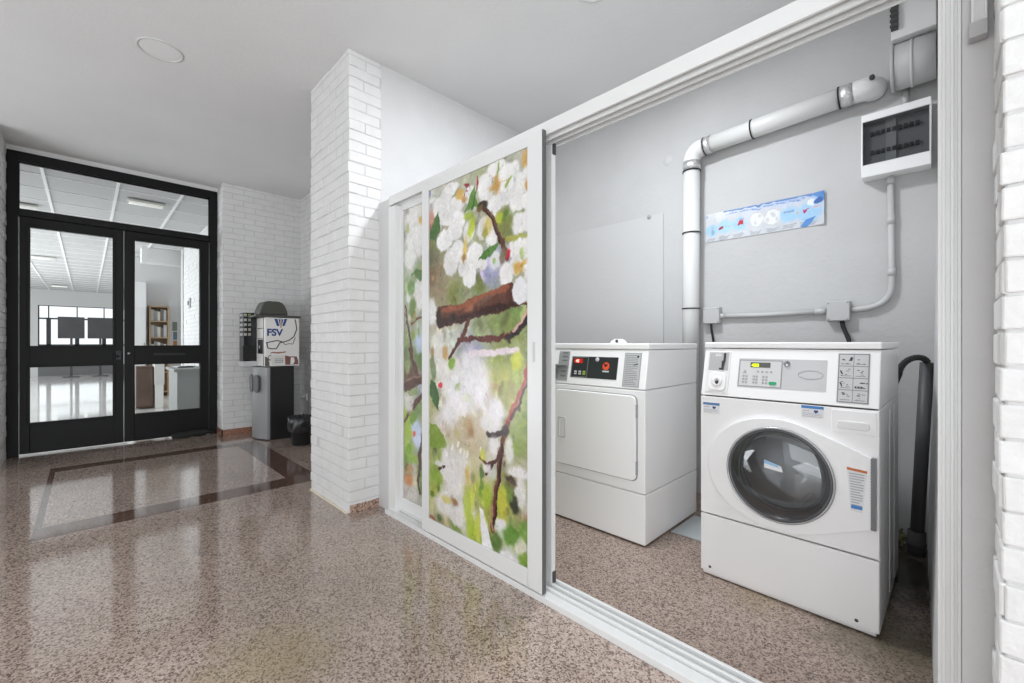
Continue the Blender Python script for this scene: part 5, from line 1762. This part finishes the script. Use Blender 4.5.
# drain standpipe with hose, and scrap at its foot
t = thing('drain_pipe', 'dark grey drain standpipe leaning in the corner right of the washing machine', 'drain pipe', (-0.11, 3.2, 0))
mb = MB(); mb.tube([(0.003, 0, 0.10), (0.042, 0, 1.045)], 0.029, 20)
part(mb, 'standpipe', mat('drain_grey', (78, 78, 80), 0.5), t)
mb = MB(); mb.tube([(-0.001, 0, 0.0), (0.003, 0, 0.13)], 0.038, 20); mb.tube([(0.0, 0, 0.05), (0.001, 0, 0.07)], 0.042, 20)
part(mb, 'socket', mat('drain_socket', (70, 70, 72), 0.6), t)
mb = MB()
pts = []
for i in range(25):
    s = i / 24
    a = PI * s
    pts.append((-0.168 + 0.050 * (1 - math.cos(a)), 2.96 + 0.24 * s, 0.985 + 0.055 * math.sin(a) + 0.06 * s))
pts += [(-0.068, 3.2, 1.058)]
pts = [(-0.21, 2.94, 0.80), (-0.19, 2.95, 0.92)] + pts
mb.tube(pts, [0.0145 + 0.0012 * (i % 2) for i in range(len(pts))], 14)
tag(mb.build('drain_hose', M_RUBBER), 'black hose arching from the washing machine into the dark standpipe', 'hose')
mb = MB()
rg = random.Random(5)
for q in range(5):
    pts = [(rg.uniform(-0.02, 0.02), rg.uniform(-0.02, 0.02), 0.01)]
    for i in range(7):
        p = pts[-1]
        pts.append((p[0] + rg.uniform(-0.022, 0.018), p[1] + rg.uniform(-0.022, 0.022), max(0.008, p[2] + rg.uniform(-0.01, 0.03))))
    mb.tube(pts, [0.006, 0.009, 0.011, 0.010, 0.011, 0.009, 0.008, 0.004], 8)
tag(mb.build('crumpled_scrap', mat('scrap_ochre', (136, 130, 96), 0.9, vary=0.4, vscale=40), loc=(-0.192, 3.27, 0.0)), 'crumpled yellowish scrap lying at the foot of the dark standpipe', 'scrap')

# ================================================================ COFFEE MACHINE IN THE RECESS
cm = thing('coffee_machine', 'coffee vending machine with FSV lettering on a grey and black base cabinet', 'coffee machine', (-5.6, 1.5, 0))
mb = MB(); mb.box(-0.42, 0.0, 0.035, 0.30, 0.0, 0.866)
base = part(mb, 'base_cabinet', mat('base_black', (20, 20, 21), 0.4), cm, bevel=0.006)
pl = [(-0.42, 0.034), (-0.42, -0.05)] + [(-0.42 + 0.42 * s, -0.05 - 0.055 * math.sin(PI * min(1, s * 1.05)) * (1 - 0.2 * s) + 0.05 * s) for s in [i / 12 for i in range(1, 12)]] + [(0.0, 0.0), (0.0, 0.034)]
mb = MB(); mb.prism(pl, 'z', 0.012, 0.862)
bd_ = part(mb, 'base_door', mat('base_grey', (148, 149, 150), 0.4, metal=0.2), cm, 'curved grey cabinet door', bevel=0.004)
for x, y, a in ((-0.30, -0.093, 0.06), (-0.13, -0.084, 0.28)):
    mb = MB(); mb.prism(rrect(-0.05, 0.05, 0.56, 0.77, 0.048), 'y', -0.002, 0.02)
    ca, sa = math.cos(a), math.sin(a)
    mb.v = [(x + p[0] * ca - p[1] * sa, y + p[0] * sa + p[1] * ca, p[2]) for p in mb.v]
    part(mb, 'handle_recess', mat('recess_dark', (92, 93, 94), 0.5), bd_, bevel=0.004)
M_CMW = mat('machine_white', (226, 225, 222), 0.4)
mb = MB(); mb.box(-0.50, 0.0, -0.02, 0.36, 0.872, 1.452)
up = part(mb, 'upper_body', M_CMW, cm, bevel=0.008)
mb = MB(); mb.box(-0.52, -0.335, -0.165, -0.021, 0.93, 1.515)
col_ = part(mb, 'drinks_column', mat('column_black', (24, 24, 25), 0.25), cm, 'glossy black drinks column', bevel=0.006)
mb = MB(); mb.box(-0.53, -0.33, -0.175, -0.021, 0.865, 0.928)
part(mb, 'drip_tray', M_GREYPL, cm, bevel=0.005)
mb = MB(); mb.box(-0.345, -0.3335, -0.168, -0.03, 0.95, 1.115)
part(mb, 'cup_bay', mat('bay_black', (12, 12, 12), 0.6), cm)
for i in range(5):
    for q, (ya, yb, c) in enumerate(((-0.16, -0.128, (170, 170, 165)), (-0.115, -0.085, (150, 150, 140) if i else (150, 160, 70)))):
        mb = MB(); mb.box(-0.3345, -0.3325, ya, yb, 1.47 - i * 0.058, 1.502 - i * 0.058)
        part(mb, 'drink_button', mat('drink_%d' % c[1], c, 0.4), cm)
mb = MB()
for i in range(5):
    mb.box(-0.49, -0.36, -0.168, -0.164, 1.47 - i * 0.058, 1.50 - i * 0.058)
part(mb, 'drink_picture', M_GREYPL2, cm)
mb = MB(); mb.box(-0.28, -0.08, -0.026, -0.02, 1.02, 1.19)
part(mb, 'delivery_window', mat('window_black', (22, 22, 24), 0.3), cm, bevel=0.003)
mb = MB(); mb.box(-0.25, -0.20, -0.032, -0.026, 1.08, 1.12)
part(mb, 'selector', M_STEEL, cm)
mb = MB()
mb.box(-0.30, -0.06, -0.024, -0.02, 1.32, 1.327); mb.box(-0.06, -0.052, -0.024, -0.02, 0.88, 1.45); mb.box(-0.30, -0.06, -0.024, -0.02, 1.20, 1.205)
part(mb, 'panel_seam', M_INKDK, cm)
mb = MB(); mb.box(-0.515, 0.012, -0.12, 0.372, 1.455, 1.480)
part(mb, 'top_plate', mat('top_olive_grey', (74, 75, 70), 0.5), cm, bevel=0.006)
hp = [(-0.07, 1.481), (-0.06, 1.53), (-0.035, 1.60), (-0.01, 1.638), (0.03, 1.648), (0.14, 1.646), (0.185, 1.628), (0.215, 1.58), (0.235, 1.52), (0.24, 1.481)]
mb = MB(); mb.prism(hp, 'x', -0.28, -0.03, smooth=False)
part(mb, 'bean_hopper', mat('hopper_grey', (72, 73, 66), 0.45), cm, bevel=0.012, seg=3)
# side artwork: emblem, lettering, black crack lines, cup
SX = 0.0


def side(poly, m_, name, parent, t_=0.0012):
    b = MB(); b.prism(poly, 'x', SX, SX + t_)
    return part(b, name, m_, parent)


lettering('FSV', 0.112, M_NAVY, cm, (SX + 0.0008, -0.002, 1.237), (PI / 2, 0, PI / 2), bold=0.004)
side([(0.080, 1.436), (0.112, 1.436), (0.135, 1.35), (0.108, 1.352)], M_NAVY, 'emblem', up)
side([(0.122, 1.436), (0.142, 1.43), (0.142, 1.356)], M_NAVY, 'emblem', up)
side([(0.222, 1.440), (0.190, 1.438), (0.166, 1.352), (0.192, 1.354)], M_NAVY, 'emblem', up)
side([(0.180, 1.437), (0.160, 1.431), (0.160, 1.358)], M_NAVY, 'emblem', up)
side([(0.148, 1.45), (0.155, 1.45), (0.158, 1.33), (0.146, 1.33)], mat('emblem_tan', (170, 140, 100), 0.5), 'emblem', up)


def crack(pts, w):
    b = MB()
    for (a, c), (d, e) in zip(pts, pts[1:]):
        L_ = math.hypot(d - a, e - c)
        nx_, nz_ = -(e - c) / L_ * w, (d - a) / L_ * w
        b.prism([(a + nx_, c + nz_), (a - nx_, c - nz_), (d - nx_, e - nz_), (d + nx_, e + nz_)], 'x', SX, SX + 0.001)
    return part(b, 'crack_line', M_INKDK, up)


crack([(0.308, 1.438), (0.318, 1.40), (0.330, 1.318), (0.312, 1.27), (0.296, 1.225), (0.24, 1.18), (0.174, 1.160), (0.11, 1.178), (0.059, 1.168), (0.02, 1.158), (-0.011, 1.149)], 0.006)
crack([(0.0, 1.152), (0.010, 1.09), (0.055, 1.08), (0.102, 1.082), (0.12, 1.115), (0.138, 1.150), (0.174, 1.160)], 0.006)
crack([(0.174, 1.160), (0.196, 1.129), (0.24, 1.14), (0.285, 1.136), (0.300, 1.18), (0.315, 1.217)], 0.0035)
side([(0.196, 1.0), (0.25, 0.985), (0.33, 0.985), (0.345, 0.93), (0.345, 0.886), (0.20, 0.886)], mat('cloth_brown', (126, 84, 74), 0.6), 'artwork', up)
side([(0.262, 0.975), (0.300, 0.97), (0.305, 0.92), (0.285, 0.889), (0.255, 0.889)], M_PAPER, 'artwork', up, 0.0018)
side([(0.035, 1.022), (0.06, 1.03), (0.12, 1.022), (0.205, 1.034), (0.205, 1.048), (0.12, 1.040), (0.06, 1.044), (0.04, 1.038)], mat('artwork_tan', (150, 108, 78), 0.6), 'artwork', up)
side([(0.02, 1.0), (0.05, 1.0), (0.19, 0.998), (0.19, 0.92), (0.16, 0.885), (0.06, 0.882), (0.05, 0.93)], mat('cup_pale', (212, 212, 208), 0.5), 'artwork', up)
crack([(0.05, 1.0), (0.028, 1.005), (0.012, 0.975), (0.03, 0.945), (0.055, 0.955)], 0.004)
b = MB()
for z in (0.955, 0.935, 0.915):
    for i in range(4):
        b.box(SX, SX + 0.002, 0.085 + i * 0.024, 0.104 + i * 0.024, z, z + 0.008)
part(b, 'artwork_print', M_INK, up)
side([(-0.02, 0.876), (0.03, 0.876), (0.02, 0.96), (-0.01, 0.99), (-0.02, 0.99)], mat('artwork_dark', (96, 92, 84), 0.6), 'artwork', up)

# waste bin lined with a black bag
bn = thing('waste_bin', 'black waste bin lined with a black bag beside the coffee machine', 'waste bin', (-5.15, 1.735, 0))
mb = MB(); mb.lathe([(0.0, 0.002), (0.095, 0.002), (0.10, 0.01), (0.122, 0.29), (0.126, 0.29), (0.126, 0.30), (0.118, 0.30), (0.094, 0.015), (0.0, 0.012)], (0, 0, 0), 'z', 32)
part(mb, 'bin_body', mat('bin_black', (24, 24, 25), 0.5), bn)
mb = MB()
vs_, fs, n = [], [], 40
rows = ((0.112, 0.20), (0.129, 0.15), (0.138, 0.19), (0.143, 0.25), (0.146, 0.30), (0.134, 0.318), (0.118, 0.312), (0.105, 0.24))
for k, (r, z) in enumerate(rows):
    for a in range(n):
        an = 2 * PI * a / n
        rr = r + 0.006 * math.sin(a * 5.3 + k * 2.1) + 0.004 * math.sin(a * 11.7 + k)
        if k == 0:
            rr = 0.128
        vs_.append((rr * math.cos(an), rr * math.sin(an), z + 0.008 * math.sin(a * 2.9 + k * 1.7)))
for k in range(len(rows) - 1):
    for a in range(n):
        b_ = (a + 1) % n
        fs.append((k * n + a, k * n + b_, (k + 1) * n + b_, (k + 1) * n + a))
mb.add(vs_[n:], [tuple(i - n for i in f) for f in fs if min(f) >= n], smooth=True)
part(mb, 'bin_bag', mat('bag_black', (30, 30, 31), 0.35), bn)

# power socket on the recess wall
t = thing('power_socket', 'white wall socket with plug between the coffee machine and the brick pillar', 'socket', (-6.02, 2.094, 0.43))
mb = MB(); mb.box(-0.045, 0.045, -0.03, 0.0, -0.045, 0.045)
part(mb, 'plate', M_WHITEPL, t, bevel=0.004)
mb = MB(); mb.tube([(-0.0, -0.03, 0.0), (0.0, -0.075, 0.0)], 0.022, 14)
part(mb, 'plug', M_WHITEPL, t)
